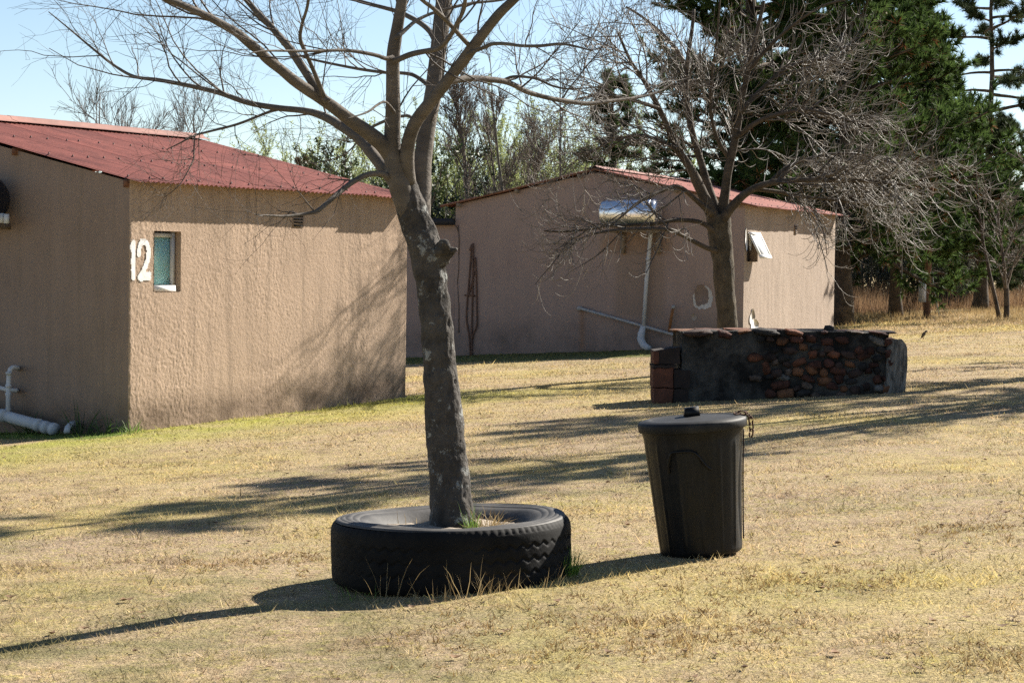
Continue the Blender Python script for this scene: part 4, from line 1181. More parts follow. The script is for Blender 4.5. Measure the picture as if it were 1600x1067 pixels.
# weathered slab leaning on the end
c0 = gp(1403, 613)
sb = thing('stone_slab', 'weathered grey upright slab at the end of the barbecue wall', 'slab', c0)
sb['kind'] = 'thing'
Y0 = float(c0[1])
left = [at(u, v, Y0) for u, v in ((1384, 622), (1386, 580), (1388, 545), (1390, 534))]
nU, nW = 14, 26
U, W = np.meshgrid(np.linspace(-1, 1, nU), np.linspace(0, 1, nW))
wl = at(1419, 560, Y0)[0] - at(1387, 560, Y0)[0]; cx = (at(1419, 560, Y0)[0] + at(1387, 560, Y0)[0]) / 2
zb_, zt_ = at(1400, 624, Y0)[2], at(1400, 531, Y0)[2]
hw = wl / 2 * (1 - .18 * np.clip((W - .86) / .14, 0, 1) ** 2)
X = cx + U * hw - .02 * (1 - W); Z = zb_ + W * (zt_ - zb_) * (1 - .06 * U ** 4 * W)
mb = MB()
for s_, yo in ((1, 0.), (-1, .16)):
    V = np.stack([X, Y0 + yo + .05 * (1 - W) * 0 + s_ * .03 * U ** 2, Z], -1)
    mb.grid(V + .010 * np.stack([fbm(V * np.array([22, 22, 5]), 3, 140 + q) for q in range(3)], -1))
rim = [np.stack([X[:, 0], Y0 + 0 * X[:, 0], Z[:, 0]], -1), np.stack([X[:, 0], Y0 + .16 + 0 * X[:, 0], Z[:, 0]], -1)]
for sel in ((slice(None), 0), (slice(None), -1), (-1, slice(None))):
    e0 = np.stack([X[sel], Y0 + .03 * U[sel] ** 2, Z[sel]], -1); e1 = np.stack([X[sel], Y0 + .16 - .03 * U[sel] ** 2, Z[sel]], -1)
    V = np.stack([e0 * (1 - q) + e1 * q for q in np.linspace(0, 1, 6)], 0)
    mb.grid(V + .010 * np.stack([fbm(V * np.array([22, 22, 5]), 3, 140 + q) for q in range(3)], -1))
t = NT('weathered_slab', .95, .15)
t.color(t.ramp(t.noise(1., 6, .75, t.mapped((26, 26, 5))), [(.38, (.05, .047, .043)), (.62, (.24, .225, .20))]))
t.bump(t.noise(1., 5, .7, t.mapped((30, 30, 8))), .9, .03)
part('slab', mb, t.m, sb, smooth=True)

# ------------------------------------------------------------------ bare tree behind the barbecue wall
B2 = at(1138, 578, 29.6); B2[2] = float(gz(B2[0], B2[1]))
D2 = float(B2[1])
t2 = thing('bare_tree', 'bare tree with dense curling pale twigs behind the barbecue wall', 'tree', B2)
M_BARK2 = bark('brown_fissured_bark', (.025, .021, .015), (.105, .085, .058), (.14, .125, .06), (14, 14, 8), strength=1.0, lich_thr=.70)
M_BARK2U = bark('brown_limb_bark', (.03, .024, .018), (.09, .072, .055), None, (8, 8, 10), strength=.6)
t = NT('pale_grey_twig', .6, .25)
t.color(t.ramp(t.attr(), [(0., (.045, .036, .03)), (1., (.22, .195, .165))]))
M_TWIG2 = t.m
P, R = limb([(1140, 600, 46), (1138, 560, 38), (1137, 510, 35), (1133, 460, 35), (1130, 410, 37), (1126, 375, 40), (1123, 350, 44), (1122, 335, 40)], D2, D2, step=.05)
part('trunk', fat(MB(), P, R * .9, 24, .10, 301, 6), M_BARK2, t2, smooth=True)
l2 = []
def limb2(px, d0, d1):
    P, R = limb(px, d0, d1, step=.08)
    R = R * .86
    kz = P[:, 2] < B2[2] + 5.1
    P, R = P[kz], R[kz]
    l2.append((P, R))
    part('limb', fat(MB(), P, R, 10, .08, 300 + len(l2), 5), M_BARK2U, t2, smooth=True)
limb2([(1122, 352, 26), (1108, 325, 22), (1092, 290, 19), (1078, 262, 16), (1060, 235, 14), (1046, 205, 12), (1030, 170, 10), (1008, 130, 8), (985, 95, 6), (965, 50, 4)], D2 - .05, D2 - .9)
limb2([(1122, 345, 22), (1112, 310, 17), (1100, 270, 14), (1088, 230, 12), (1078, 190, 11), (1072, 140, 9), (1075, 90, 8), (1082, 40, 7), (1086, -20, 5)], D2 + .05, D2 + .2)
limb2([(1126, 345, 22), (1132, 310, 18), (1137, 270, 16), (1145, 235, 15), (1152, 200, 14), (1158, 160, 12), (1168, 115, 10), (1180, 60, 8), (1192, 10, 6), (1200, -40, 4)], D2, D2 - .5)
limb2([(1128, 345, 20), (1145, 322, 17), (1162, 305, 14), (1180, 294, 12), (1205, 286, 11), (1240, 282, 10), (1290, 281, 9), (1340, 282, 8), (1385, 286, 6), (1420, 290, 4)], D2 - .1, D2 - 1.2)
limb2([(1118, 362, 12), (1100, 350, 9), (1080, 345, 8), (1050, 345, 7), (1020, 350, 7), (980, 352, 6), (945, 354, 5.5), (905, 360, 5), (875, 362, 4), (850, 361, 2.5)], D2 - .1, D2 - 1.4)
limb2([(1120, 392, 11), (1105, 388, 9), (1085, 378, 8), (1062, 366, 7), (1040, 359, 7), (1000, 358, 6), (960, 360, 5), (925, 366, 3.5)], D2 - .12, D2 - 2.0)
limb2([(1112, 335, 12), (1090, 315, 9), (1060, 292, 8), (1030, 300, 7), (1000, 315, 6), (975, 335, 4), (955, 352, 3)], D2 - .2, D2 - 1.7)
limb2([(1060, 235, 9), (1035, 222, 7), (1005, 212, 6), (975, 215, 5), (945, 225, 4), (915, 245, 3)], D2 - .5, D2 - .2)
limb2([(1150, 215, 10), (1185, 190, 8), (1220, 178, 7), (1260, 172, 6), (1300, 180, 4.5), (1335, 192, 3)], D2 - .2, D2 - 1.2)
limb2([(1156, 175, 10), (1190, 140, 8), (1225, 110, 7), (1265, 95, 5.5), (1300, 95, 4), (1330, 105, 3)], D2 - .3, D2 + .2)
limb2([(1030, 170, 8), (1000, 160, 6.5), (965, 152, 5.5), (930, 150, 4.5), (900, 155, 3)], D2 - .6, D2 - 1.5)
limb2([(1074, 110, 8), (1050, 70, 6.5), (1020, 40, 5), (985, 15, 4), (950, 0, 3)], D2 + .6, D2 + .2)
limb2([(1170, 110, 8), (1205, 70, 6.5), (1245, 35, 5), (1285, 10, 4), (1320, 0, 3)], D2 - .3, D2 - .9)
limb2([(1140, 250, 9), (1120, 215, 7), (1110, 170, 6), (1112, 120, 5), (1120, 60, 4), (1125, 0, 3)], D2 - .1, D2 - 1.0)
limb2([(1180, 296, 8), (1215, 300, 7), (1255, 308, 6), (1300, 312, 5), (1345, 318, 4), (1390, 325, 3)], D2 - .3, D2 + .2)
limb2([(1200, 288, 8), (1230, 262, 7), (1275, 245, 6), (1320, 240, 5), (1360, 245, 4), (1400, 258, 3)], D2 - .4, D2 + .3)
tw = MB()
LP = np.stack([resample(*q, 20)[0] for q in l2]); LR = np.stack([resample(*q, 20)[1] for q in l2])
cnt = np.array([18, 18, 20, 28, 7, 6, 6, 16, 18, 18, 14, 14, 16, 16, 20, 20])
P0, Dd, r0, tt = spawn(LP, LR, cnt, .25, 1., 25, 65, .3)
ctr = LP[:, 6].mean(0)
Dd = norm(Dd + .35 * norm(P0 - ctr))
L = .45 + .75 * rng.random(len(P0)); r0 = np.clip(r0 * .5, .006, .013)
Q1 = grow(P0, Dd, L, 8, (0, 0, -.015), .11); R1 = taper(r0, r0 * .45, 8)
kk = Q1[:, :, 2].max(1) < B2[2] + 4.95
Q1, R1 = Q1[kk], R1[kk]
tw.tubes(Q1, R1, 4, rnd=rng.random(len(Q1)) * .35)
P0, Dd, r0, tt = spawn(Q1, R1, np.full(len(Q1), 10), .10, 1., 25, 70, 0)
Dd = norm(Dd + .22 * norm(P0 - ctr) + np.array([0, 0, -.05]))
L = .30 + .42 * rng.random(len(P0)); r0 = np.clip(r0 * .7, .0042, .0066)
cu = lambda t_: -.14 if t_ < .35 else .32
Q2 = grow(P0, Dd, L, 8, (0, 0, 0), .055, cu); R2 = taper(r0, r0 * .6, 8)
tw.tubes(Q2, R2, 3, rnd=.25 + .75 * rng.random(len(Q2)))
P0, Dd, r0, tt = spawn(Q2, R2, int(len(Q2) * .9), .1, .9, 20, 55, 0)
L = .16 + .3 * rng.random(len(P0)); r0 = np.clip(r0 * .8, .0033, .0046)
Q3 = grow(P0, Dd, L, 7, (0, 0, 0), .045, lambda t_: -.08 if t_ < .3 else .34)
tw.tubes(Q3, taper(r0, r0 * .7, 7), 3, rnd=.35 + .65 * rng.random(len(Q3)))
part('crown', tw, M_TWIG2, t2, kind='stuff')

# ------------------------------------------------------------------ generic trees further back
M_NEED = leafy('pine_needles', (.013, .027, .008), (.105, .165, .045), .7, .12, .32, .5)
M_NEED2 = leafy('dusty_needles', (.018, .030, .013), (.085, .11, .05), .7, .12, .2, .5)
M_PBARK = bark('pine_bark', (.03, .024, .018), (.12, .09, .065), None, (5, 5, 5), strength=1.)
M_GBARK = bark('grey_far_bark', (.07, .062, .05), (.19, .17, .14), None, (5, 5, 6), strength=.6)
M_FTWIG = simple('far_grey_twigs', (.15, .125, .105), .8, .3, 1.5)
M_FTWIGB = simple('far_blue_grey_twigs', (.13, .125, .125), .8, .25, 1.5)
M_DEADN = leafy('dead_needles', (.16, .07, .03), (.28, .13, .06), .7, .2, .15)

def pine(label, x, y, hgt, crown_lo, rmax, n_br=70, n_let=9, n_pl=8, K=20, trunk_r=.22, apex=.12, mat=None, needle=.22, nw=.036, lean=(0, 0), group=None, sparse=False, flat=0., dead=True, pexp=.75, name='pine_tree'):
    z0 = float(gz(x, y))
    root = thing(name, label, 'tree', (x, y, z0), group)
    hs = np.linspace(-.15, hgt, 14)
    pts = np.stack([x + lean[0] * np.clip(hs / hgt, 0, 1) ** 1.5 + .05 * np.sin(hs * 1.3 + x), y + lean[1] * (hs / hgt), z0 + hs], -1)
    rad = trunk_r * (1 - .93 * np.clip(hs / hgt, 0, 1)) + .01; rad[0] *= 1.35; rad[1] *= 1.1
    part('trunk', fat(MB(), pts, rad, 12, .08, int(x * 7) % 50, 3), M_PBARK, root, smooth=True)
    q = np.linspace(0, 1, n_br) ** 1.0
    hb_ = crown_lo + (hgt - crown_lo) * q + rng.normal(size=n_br) * .12
    hb_ = np.clip(hb_, crown_lo * .9, hgt * .99)
    prof = np.clip((1 - q), 0, 1) ** pexp * (1 - .35 * np.exp(-((q) / .12) ** 2)) + apex
    Lb_ = rmax * prof * (.72 + .4 * rng.random(n_br))
    a = np.arange(n_br) * 2.399 + rng.normal(size=n_br) * .25
    P0 = np.stack([np.interp(hb_, hs, pts[:, i]) for i in range(3)], -1)
    el = np.radians(-6 + 40 * q + rng.normal(size=n_br) * 8) * (1 - flat)
    D = np.stack([np.cos(a) * np.cos(el), np.sin(a) * np.cos(el), np.sin(el)], -1)
    Q = grow(P0, D, Lb_, 9, (0, 0, 0), .06, lambda t_: -.03 if t_ < .5 else .10 * (1 - flat))
    r0 = np.clip(.02 + .018 * Lb_, .015, .08); RB = taper(r0, r0 * .2, 9)
    bmesh_ = MB().tubes(Q, RB, 5)
    lp, ld, lr, ltt = spawn(Q, RB, np.full(n_br, n_let), .30, 1.02, 25, 60, .25 * (1 - flat))
    ll = (.22 + .38 * rng.random(len(lp))) * np.clip(Lb_[np.repeat(np.arange(n_br), n_let)] / rmax + .35, .4, 1.1) * (rmax / 2.8)
    Q2 = grow(lp, ld, ll, 6, (0, 0, .05 * (1 - flat)), .08)
    bmesh_.tubes(Q2[:, ::2], taper(np.clip(lr * .5, .006, .02), np.full(len(lp), .004), 6)[:, ::2], 3)
    part('branches', bmesh_, M_PBARK, root, kind='stuff')
    # tip of the branch itself also carries plumes
    allp = np.concatenate([Q2, np.stack([resample(Q[i][5:], RB[i][5:], 6)[0] for i in range(n_br)])])
    np_, nd_, _, npt = spawn(allp, np.full(allp.shape[:2], .01), np.full(len(allp), n_pl), .15, 1.0, 0, 12)
    c = np.repeat(np_, K, 0); dd = np.repeat(nd_, K, 0)
    v = norm(dd * .75 + rng.normal(size=c.shape) * .55 + np.array([0, 0, .18]))
    rv = np.clip(.38 + .18 * rng.normal(size=len(c)) + np.repeat(.16 * rng.normal(size=len(np_)), K), 0, 1)
    mb = MB().blades(c - v * .01, v, needle * (.7 + .5 * rng.random(len(c))), nw * (.7 + .6 * rng.random(len(c))), rv)
    part('crown', mb, mat or M_NEED, root, kind='stuff')
    if dead:
        i = rng.integers(0, len(np_), max(20, len(np_) // 45)); c = np.repeat(np_[i], 12, 0)
        v = norm(np.repeat(nd_[i], 12, 0) * .4 + rng.normal(size=c.shape) * .6 + np.array([0, 0, -.3]))
        part('dead_needles', MB().blades(c, v, needle * (.8 + .5 * rng.random(len(c))), np.full(len(c), nw), rng.random(len(c))), M_DEADN, root, kind='stuff')
    return root
def place(u, v, y):
    p = at(u, v, y); return float(p[0]), float(y)
xa, ya = gp(1314, 508)[:2]
PG = 'dark pines beyond the far cottage'
pine('tall dark pine whose trunk stands at the far cottage corner', xa, ya, 10.5, 1.75, 3.9, 135, 11, 7, 13, .21, apex=.08, pexp=1.0, group=PG)
xb, yb = gp(1401, 495)[:2]
pine('broad dark pine with sweeping boughs beside the wooden pole', xb, yb, 8.8, 1.65, 3.9, 135, 11, 7, 13, .15, apex=.05, pexp=1.05, group=PG)
xc, yc = place(1165, 500, 51)
pine('tall dark pine rising behind the curling bare tree', xc, yc, 11.5, 2.0, 3.4, 125, 11, 6, 12, .3, group=PG)
xd, yd = place(955, 470, 60)
pine('small narrow dark conifer behind the far cottage ridge', xd, yd, 7.0, 1.5, 1.3, 60, 7, 6, 14, .15, apex=.2, group=PG, dead=False)
xe, ye = place(1236, 500, 57)
pine('dark pine filling the gap between the two tall pines', xe, ye, 12.5, 2.6, 3.4, 85, 10, 6, 12, .3, group=PG)
x_, y_ = place(1462, 480, 66)
pine('dense dark pine deep behind the broad pine', x_, y_, 7.6, 1.4, 3.4, 80, 9, 6, 11, .2, apex=.06, pexp=1.0, group=PG, dead=False, needle=.26, nw=.045)
xf, yf = place(1541, 470, 74)
pine('tall thin sparse conifer standing against the sky', xf, yf, 14.5, 2.5, 2.7, 56, 9, 7, 18, .15, apex=.25, mat=M_NEED2, needle=.26, nw=.03, flat=.55, dead=False)
xg, yg = gp(1530, 482)[:2]
pine('dark conifer with drooping grey green lower boughs behind the pole', xg, yg, 5.2, 1.2, 2.0, 40, 8, 7, 16, .2, apex=.2, mat=M_NEED2, dead=False, flat=.3)

def bare(label, x, y, hgt, spread, n1, mats, trunk_r=.12, up=.5, t0=.22, name='bare_tree', levels=(7, 7), stems=1, group=None, w=(.012, .006), lean=0, upbias=.03):
    z0 = float(gz(x, y))
    root = thing(name, label, 'tree', (x, y, z0), group)
    SP, SR = [], []
    for s_ in range(stems):
        a = rng.random() * 6.28
        ln = (.18 if stems > 1 else .05) + lean
        d0 = norm(np.array([math.cos(a) * ln, math.sin(a) * ln, 1.]))
        off = np.array([math.cos(a), math.sin(a), 0]) * (.12 * stems if stems > 1 else 0)
        Q = grow(np.array([[x, y, z0 - .1]]) + off, d0[None], np.array([hgt * (.75 + .25 * rng.random())]), 12, (0, 0, .02), .06)[0]
        r_ = np.linspace(trunk_r, trunk_r * .15, 12) * (1 if stems == 1 else .75)
        SP.append(Q); SR.append(r_)
        part('trunk', fat(MB(), Q, r_, 10, .08, s_, 3), mats[0], root, smooth=True)
    SP, SR = np.stack(SP), np.stack(SR)
    mb = MB()
    P0, Dd, r0, tt = spawn(SP, SR, np.full(stems, max(2, n1 // stems)), t0, 1., 25, 65, up)
    L = spread * (.5 + .6 * rng.random(len(P0))) * (1.15 - .55 * tt); r0 = np.clip(r0 * .5, w[0], .06)
    Q1 = grow(P0, Dd, L, 9, (0, 0, upbias), .10); R1 = taper(r0, r0 * .3, 9)
    mb.tubes(Q1, R1, 4)
    P0, Dd, r0, tt = spawn(Q1, R1, np.full(len(Q1), levels[0]), .2, 1., 20, 55, up * .5)
    L = spread * .45 * (.4 + .7 * rng.random(len(P0))); r0 = np.clip(r0 * .6, w[1], .02)
    Q2 = grow(P0, Dd, L, 7, (0, 0, upbias), .11); R2 = taper(r0, r0 * .5, 7)
    mb.tubes(Q2, R2, 3)
    P0, Dd, r0, tt = spawn(Q2, R2, np.full(len(Q2), levels[1]), .2, 1., 20, 50, up * .3)
    L = spread * .2 * (.4 + .8 * rng.random(len(P0))); r0 = np.clip(r0 * .6, w[1] * .75, .01)
    mb.tubes(grow(P0, Dd, L, 4, (0, 0, upbias), .1), taper(r0, r0 * .6, 4), 3)
    part('crown', mb, mats[1], root, kind='stuff')
    return root, Q1
M_WILLOW = leafy('young_willow_leaves', (.20, .23, .09), (.31, .355, .15), .7, .1, .5, .7)
M_WILLOW2 = leafy('grey_green_leaves', (.15, .18, .09), (.30, .33, .18), .6, .15, .45, .7)
M_GLOSS = leafy('glossy_evergreen_leaves', (.016, .028, .008), (.05, .075, .022), .5, .25, .15)
def leafy_tree(label, x, y, hgt, rad, n_leaf, mat, name='willow_tree', whips=80, leaf=(.085, .036), lo=.12, group=None, upb=.12, cat='tree'):
    z0 = float(gz(x, y))
    root = thing(name, label, cat, (x, y, z0), group)
    n = whips
    a = rng.random(n) * 6.28; r = rad * .35 * np.sqrt(rng.random(n))
    P0 = np.stack([x + r * np.cos(a), y + r * np.sin(a), z0 + hgt * lo * rng.random(n)], -1)
    ln = .25 + .8 * rng.random(n) * rad / hgt * 1.6
    D = norm(np.stack([np.cos(a) * ln, np.sin(a) * ln, np.ones(n)], -1))
    Q = grow(P0, D, hgt * (.55 + .5 * rng.random(n)), 10, (0, 0, upb * .3), .09)
    RQ = taper(np.full(n, .03), np.full(n, .006), 10)
    part('trunk', fat(MB(), np.array([[x, y, z0 - .1], [x + .03, y, z0 + hgt * .12], [x, y, z0 + hgt * .3], [x + .04, y, z0 + hgt * .5]]), np.array([.14, .11, .08, .03]), 8, .1, 5), M_GBARK, root, smooth=True)
    mb = MB().tubes(Q, RQ, 3)
    lp, ld, lr, _ = spawn(Q, RQ, np.full(n, 12), .2, 1., 20, 55, .3)
    Q2 = grow(lp, ld, hgt * .10 * (.5 + rng.random(len(lp))) + .1, 6, (0, 0, upb), .1)
    mb.tubes(Q2[:, ::2], taper(np.full(len(lp), .008), np.full(len(lp), .004), 6)[:, ::2], 3)
    part('branches', mb, M_GBARK, root, kind='stuff')
    c, d_, _, _ = spawn(np.concatenate([Q2, np.stack([resample(Q[i][3:], RQ[i][3:], 6)[0] for i in range(n)])]), np.full((len(Q2) + n, 6), .01), n_leaf, .1, 1., 20, 80)
    c = c + rng.normal(size=c.shape) * .03
    dens = np.clip(.5 + .5 * fbm(c * .9, 2, int(x * 3) % 40), 0, 1)
    k_ = rng.random(len(c)) < .35 + .65 * dens
    c, d_ = c[k_], d_[k_]
    mb = MB().blades(c, d_, leaf[0] * (.7 + .6 * rng.random(len(c))), leaf[1] * (.7 + .6 * rng.random(len(c))), rng.random(len(c)))
    part('crown', mb, mat, root, kind='stuff')
    return root
WG = 'pale green trees behind the cottages'
for (u, y, hg, rd, nl, mt, lab) in (
        (330, 66, 5.5, 1.8, 26000, M_WILLOW2, 'thin grey green tree just past the ridge of cottage 12'),
        (415, 64, 5.9, 2.2, 58000, M_WILLOW, 'pale green tree behind the middle of the red roof'),
        (520, 66, 6.0, 2.3, 60000, M_WILLOW, 'pale green tree behind the end of the red roof'),
        (600, 68, 5.8, 2.0, 44000, M_WILLOW, 'pale green tree hidden behind the forked limbs'),
        (700, 63, 6.0, 2.1, 58000, M_WILLOW, 'leafy green tree close behind the trunk of the leaning tree'),
        (770, 66, 6.0, 2.0, 46000, M_WILLOW2, 'grey green tree among the bare saplings'),
        (858, 63, 6.2, 1.9, 60000, M_WILLOW, 'bright green tree behind the far gable slope'),
        (915, 66, 5.9, 1.7, 50000, M_WILLOW, 'bright green tree next to the small narrow conifer')):
    x_, y_ = place(u, 470, y)
    leafy_tree(lab, x_, y_, hg, rd, nl, mt, group=WG)
x_, y_ = place(575, 470, 42)
leafy_tree('dark glossy evergreen bush behind cottage 12', x_, y_, 4.1, 1.0, 16000, M_GLOSS, name='evergreen_bush', leaf=(.09, .05), whips=40, cat='bush')
x_, y_ = place(688, 470, 46)
leafy_tree('dark glossy bush showing between trunk and lean-to', x_, y_, 3.9, .7, 6000, M_GLOSS, name='evergreen_bush', leaf=(.09, .05), whips=30, cat='bush')
# bare saplings and trees against the sky
for (u, y, hg, sp, n1, st, tr, lab) in (
        (738, 54, 7.2, 1.5, 26, 1, .11, 'tall bare grey tree close beside the leaning trunk'),
        (775, 57, 5.6, 1.5, 30, 3, .10, 'bushy bare tree with many fine grey twigs'),
        (800, 55, 7.6, 1.2, 22, 2, .10, 'bare twin-stemmed tree with tall straight stems'),
        (828, 58, 8.2, .9, 16, 3, .08, 'bare tree with several straight whip-like stems')):
    x_, y_ = place(u, 470, y)
    bare(lab, x_, y_, hg, sp, n1, (M_GBARK, M_FTWIG), tr, .6, levels=(9, 8), stems=st, group='bare trees behind the far cottage', w=(.014, .009), upbias=.06)
for (u, y, hg, sp, n1, st, lab) in ((190, 92, 10.8, 3.6, 18, 2, 'faint bare tree far behind the red ridge'), (245, 95, 11.4, 3.8, 20, 2, 'faint bare spreading tree far behind the ridge end')):
    x_, y_ = place(u, 470, y)
    bare(lab, x_, y_, hg, sp, n1, (M_FTWIGB, M_FTWIGB), .16, .5, levels=(8, 6), stems=st, group='far bare trees on the horizon', w=(.03, .016), upbias=.05)
x_, y_ = place(474, 470, 58)
pine('rusty brown dying conifer behind the red roof', x_, y_, 4.9, 1.2, .7, 50, 7, 6, 14, .09, apex=.25, mat=leafy('brown_green_needles', (.10, .06, .035), (.20, .16, .08), .6, .2, .2), needle=.16, nw=.014, dead=True)
# thin multi-stemmed trees at the edge of the far field
for (u, v, hg, sp, st, lab) in ((1571, 497, 3.6, 1.3, 1, 'thin leaning bare tree at the field edge under the tall conifer'), (1586, 496, 4.6, 1.8, 3, 'bare multi-stemmed tree at the edge of the field')):
    q = gp(u, v)
    bare(lab, q[0], q[1], hg, sp, 14, (M_PBARK, M_FTWIG), .075, .3, levels=(6, 5), stems=st, group='bare trees at the field edge', w=(.012, .008), upbias=.0)
# scrub behind the field
M_SCRUB = leafy('scrub_leaves', (.035, .045, .022), (.12, .13, .07), .6, .25, .25, .6)
M_SCRUBG = leafy('grey_scrub_leaves', (.08, .085, .06), (.22, .22, .16), .6, .25, .3, .6)
for i, (u, y, hg, rd, nl, mt, lab) in enumerate((
        (1345, 66, 3.0, 1.9, 12000, M_SCRUBG, 'grey green scrub bush behind the pine at the cottage corner'),
        (1400, 70, 3.6, 2.0, 12000, M_SCRUB, 'dark scrub bush behind the broad pine trunk'),
        (1440, 68, 2.9, 1.7, 10000, M_SCRUBG, 'grey scrub bush behind the wooden pole'),
        (1480, 64, 2.6, 1.4, 9000, M_SCRUBG, 'pale scrub bush between pole and dark conifer'),
        (1500, 72, 4.0, 2.0, 12000, M_SCRUB, 'dark scrub tree deep behind the pole'),
        (1560, 70, 3.8, 2.0, 12000, M_SCRUB, 'dark scrub tree behind the thin bare trunks'),
        (1610, 66, 4.0, 1.8, 12000, M_SCRUB, 'dark scrub tree at the rim of the photo'),
        (1300, 72, 4.0, 2.2, 9000, M_SCRUB, 'dark scrub tree hidden behind the far cottage end'))):
    x_, y_ = place(u, 470, y)
    leafy_tree(lab, x_, y_, hg, rd, nl, mt, name='scrub_bush', leaf=(.10, .05), whips=40, group='scrub behind the field', cat='bush', upb=.05)
# tall dry veld grass
N = 60000
u_ = rng.random(N); dy = 57 + 14 * rng.random(N) ** .8
xx = dy * (.10 + .19 * u_)
dens = np.clip(.55 + .8 * fbm(np.stack([xx * .5, dy * .5], -1), 3, 401), 0, 1)
k_ = rng.random(N) < dens
xx, dy, dens = xx[k_], dy[k_], dens[k_]
p = np.stack([xx, dy, gz(xx, dy) - .03], -1)
ln = .28 * rng.normal(size=(len(p), 2))
v = norm(np.column_stack([ln, np.ones(len(p))]))
Lh = (.25 + .75 * rng.random(len(p))) * (.35 + .75 * dens) * np.clip((dy - 55.5) / 5, .35, 1.1)
mb = MB().blades(p, v, Lh, .016 * (.6 + .8 * rng.random(len(p))), rng.random(len(p)))
vg = link('tall_grass', mb.mesh('tall_grass'), leafy('tall_dry_grass', (.14, .085, .055), (.29, .19, .105), .75, .15, .35, .4))
tag(vg, 'tall reddish dry grass along the far edge of the field', 'grass', kind='stuff')
# fringe of longer straw at the mown edge
N = 26000
dy = 40 + 17 * rng.random(N); xx = dy * (.145 + .14 * rng.random(N))
k_ = rng.random(N) < np.clip(.35 + .9 * fbm(np.stack([xx * .35, dy * .35], -1), 3, 402) + (dy - 47) * .06, .05, 1)
xx, dy = xx[k_], dy[k_]
p = np.stack([xx, dy, gz(xx, dy) - .01], -1)
v = norm(np.column_stack([.45 * rng.normal(size=(len(p), 2)), np.ones(len(p))]))
mb = MB().blades(p, v, (.06 + .14 * rng.random(len(p))) * np.clip((dy - 36) / 12, .4, 1.3), .012 * (.6 + .8 * rng.random(len(p))), rng.random(len(p)))
vg = link('rough_grass', mb.mesh('rough_grass'), leafy('rough_straw', (.25, .17, .08), (.40, .29, .14), .75, .15, .35, .4))
tag(vg, 'rough straw grass beyond the mown lawn', 'grass', kind='stuff')

# ------------------------------------------------------------------ trees just out of frame whose shade crosses the lawn
bare('big bare tree beside the field, outside the picture, shading the lawn', 10.3, 25.6, 9.5, 3.4, 13, (M_PBARK, M_FTWIG), .26, .5, levels=(7, 5), w=(.016, .007), upbias=.03)
bare('three-stemmed bare tree outside the picture whose shade bands the lawn', 7.9, 23.6, 10.5, 2.4, 27, (M_PBARK, M_FTWIG), .22, .6, t0=.45, levels=(7, 5), stems=3, w=(.018, .008), upbias=.04)
pine('tall pine with a high crown outside the picture shading the lawn', 6.5, 20.9, 9.8, 5.0, 1.5, 34, 6, 5, 10, .16, apex=.3)
pine('dark pine outside the picture whose shade falls across the lawn', 13.6, 30.5, 11.5, 3.0, 3.2, 50, 7, 5, 12, .3)

# ------------------------------------------------------------------ pole with meter box, bird, litter
q = gp(1448, 497)
pl = thing('wooden_pole', 'brown wooden pole with a grey box at the field edge', 'pole', q)
zz_ = np.linspace(-.2, 4.2, 9)
part('pole', fat(MB(), np.stack([q[0] + .01 * zz_, q[1] + 0 * zz_, q[2] + zz_], -1), np.linspace(.095, .07, 9), 12, .05, 3), simple('creosote_pole', (.16, .085, .05), .9, .3, 4, bump=.4), pl, smooth=True)
mb = MB().box(q + np.array([-.13, -.06, .72]), (.16, .14, .62))
bx_ = part('meter_box', mb, simple('grey_box', (.45, .46, .47), .5, .1), pl)
part('door', MB().box(q + np.array([-.115, -.134, .74]), (.10, .012, .5)), simple('pale_box_door', (.62, .64, .68), .5, .1), bx_)
part('stay_wire', MB().tube([q + np.array([.08, 0, 1.3]), q + np.array([.2, -.05, .5]), q + np.array([.3, -.1, 0])], .012, 6), M_GREYSTEEL, pl)
q = gp(1442, 530)
bd = thing('bird', 'small dark bird standing on the mown lawn beyond the slab', 'bird', q)
ax = norm(np.array([.55, -.1, .83]))
ks_ = .75 * np.array([[-.11, .004], [-.07, .012], [-.03, .026], [0, .036], [.035, .040], [.065, .034], [.085, .024], [.10, .0235], [.118, .025], [.132, .018], [.142, .007], [.158, .001]])
pts = q + np.array([0, 0, .085]) + ks_[:, :1] * ax[None] + np.array([[0, 0, 1.]]) * 0
pts[8:, 0] += np.array([.006, .014, .022, .036]); pts[8:, 2] -= np.array([.002, .008, .015, .028])
P_, R_ = smooth_path(pts, ks_[:, 1], n=3)
part('body', fat(MB(), P_, R_, 12, .02, 4), simple('brown_plumage', (.07, .055, .045), .8, .4, 20), bd, smooth=True)
for s_ in (-1, 1):
    part('leg', MB().tube([q + np.array([.0, .014 * s_, .075]), q + np.array([.008, .014 * s_, .035]), q + np.array([0., .014 * s_, 0]), q + np.array([.03, .016 * s_, .002])], .0028, 6), M_RUST, bd)
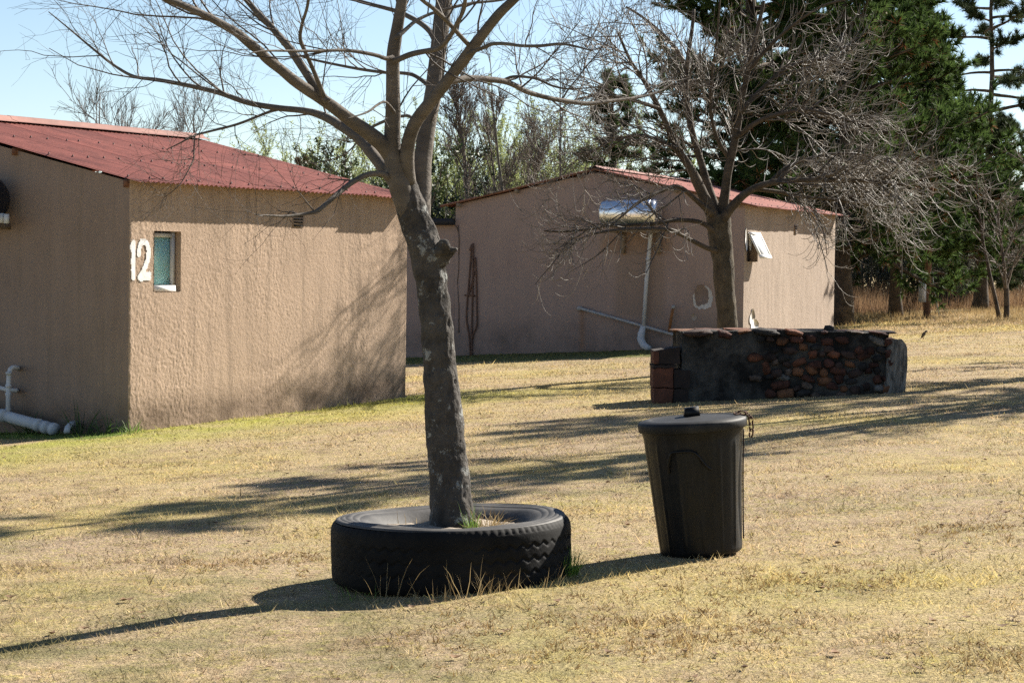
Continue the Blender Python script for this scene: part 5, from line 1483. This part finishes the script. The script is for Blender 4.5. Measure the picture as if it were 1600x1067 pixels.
# fallen leaves
n = 420
dy = 7 + 25 * rng.random(n) ** 1.2; xx = (rng.random(n) * 2 - 1) * .26 * dy
p = np.stack([xx, dy, gz(xx, dy) + .012], -1); p = p[keep_out(p)]; n = len(p)
yaw_ = rng.random(n) * 6.28; sz = .012 + .022 * rng.random(n)
ca, sa = np.cos(yaw_), np.sin(yaw_)
loc = np.array([[-1, 0, .25], [-.2, -.55, 0], [1, 0, .35], [-.1, .55, .1], [0, 0, -.12]])
V = loc[None] * sz[:, None, None]
V = np.stack([V[..., 0] * ca[:, None] - V[..., 1] * sa[:, None], V[..., 0] * sa[:, None] + V[..., 1] * ca[:, None], V[..., 2]], -1) + p[:, None]
idx = np.arange(n * 5).reshape(n, 5)
tri = np.concatenate([idx[:, [0, 1, 4]], idx[:, [1, 2, 4]], idx[:, [2, 3, 4]], idx[:, [3, 0, 4]]])
lv = link('leaves', MB().add(V.reshape(-1, 3), tri, np.repeat(rng.random(n), 5)).mesh('leaves'), leafy('fallen_leaf', (.05, .03, .02), (.26, .16, .09), .8, .2))
tag(lv, 'small brown fallen leaves scattered over the lawn', 'leaves', kind='stuff')
# brown weed patches in the lawn
for i, (u, v, w_, n, lab) in enumerate(((940, 985, .9, 260, 'reddish brown weed patch on the lawn before the bin'), (1250, 908, .6, 150, 'brown weed patch on the sunny lawn beside the bin foot'), (1530, 826, .5, 110, 'thin brown weed streak at the rim of the open lawn'), (1080, 1000, .4, 90, 'small brown weed patch at the lower lawn'), (420, 880, .5, 100, 'brown weed patch above the tip of the tyre shadow'), (1585, 1035, .35, 90, 'brown weed clump in the lower corner of the lawn'))):
    c = gp(u, v)
    n = int(n * .7)
    cc = c + np.column_stack([rng.normal(size=n) * w_ * .5, rng.normal(size=n) * w_ * .42, np.zeros(n)])
    cc[:, 2] = gz(cc[:, 0], cc[:, 1])
    m = 9
    b = np.repeat(cc, m, 0) + rng.normal(size=(n * m, 3)) * np.array([.025, .025, 0])
    v_ = norm(np.column_stack([rng.normal(size=(n * m, 2)) * .8, np.abs(rng.normal(size=n * m)) * .5 + .35]))
    mb = MB().blades(b, v_, .012 + .024 * rng.random(n * m), .004 + .004 * rng.random(n * m), rng.random(n * m))
    o = link('weed_patch', mb.mesh('weed_patch', c), leafy('brown_weed', (.17, .10, .05), (.36, .25, .10), .7, .2, .3) if i == 0 else MATS['brown_weed'], None, c)
    tag(o, lab, 'weeds', kind='stuff')
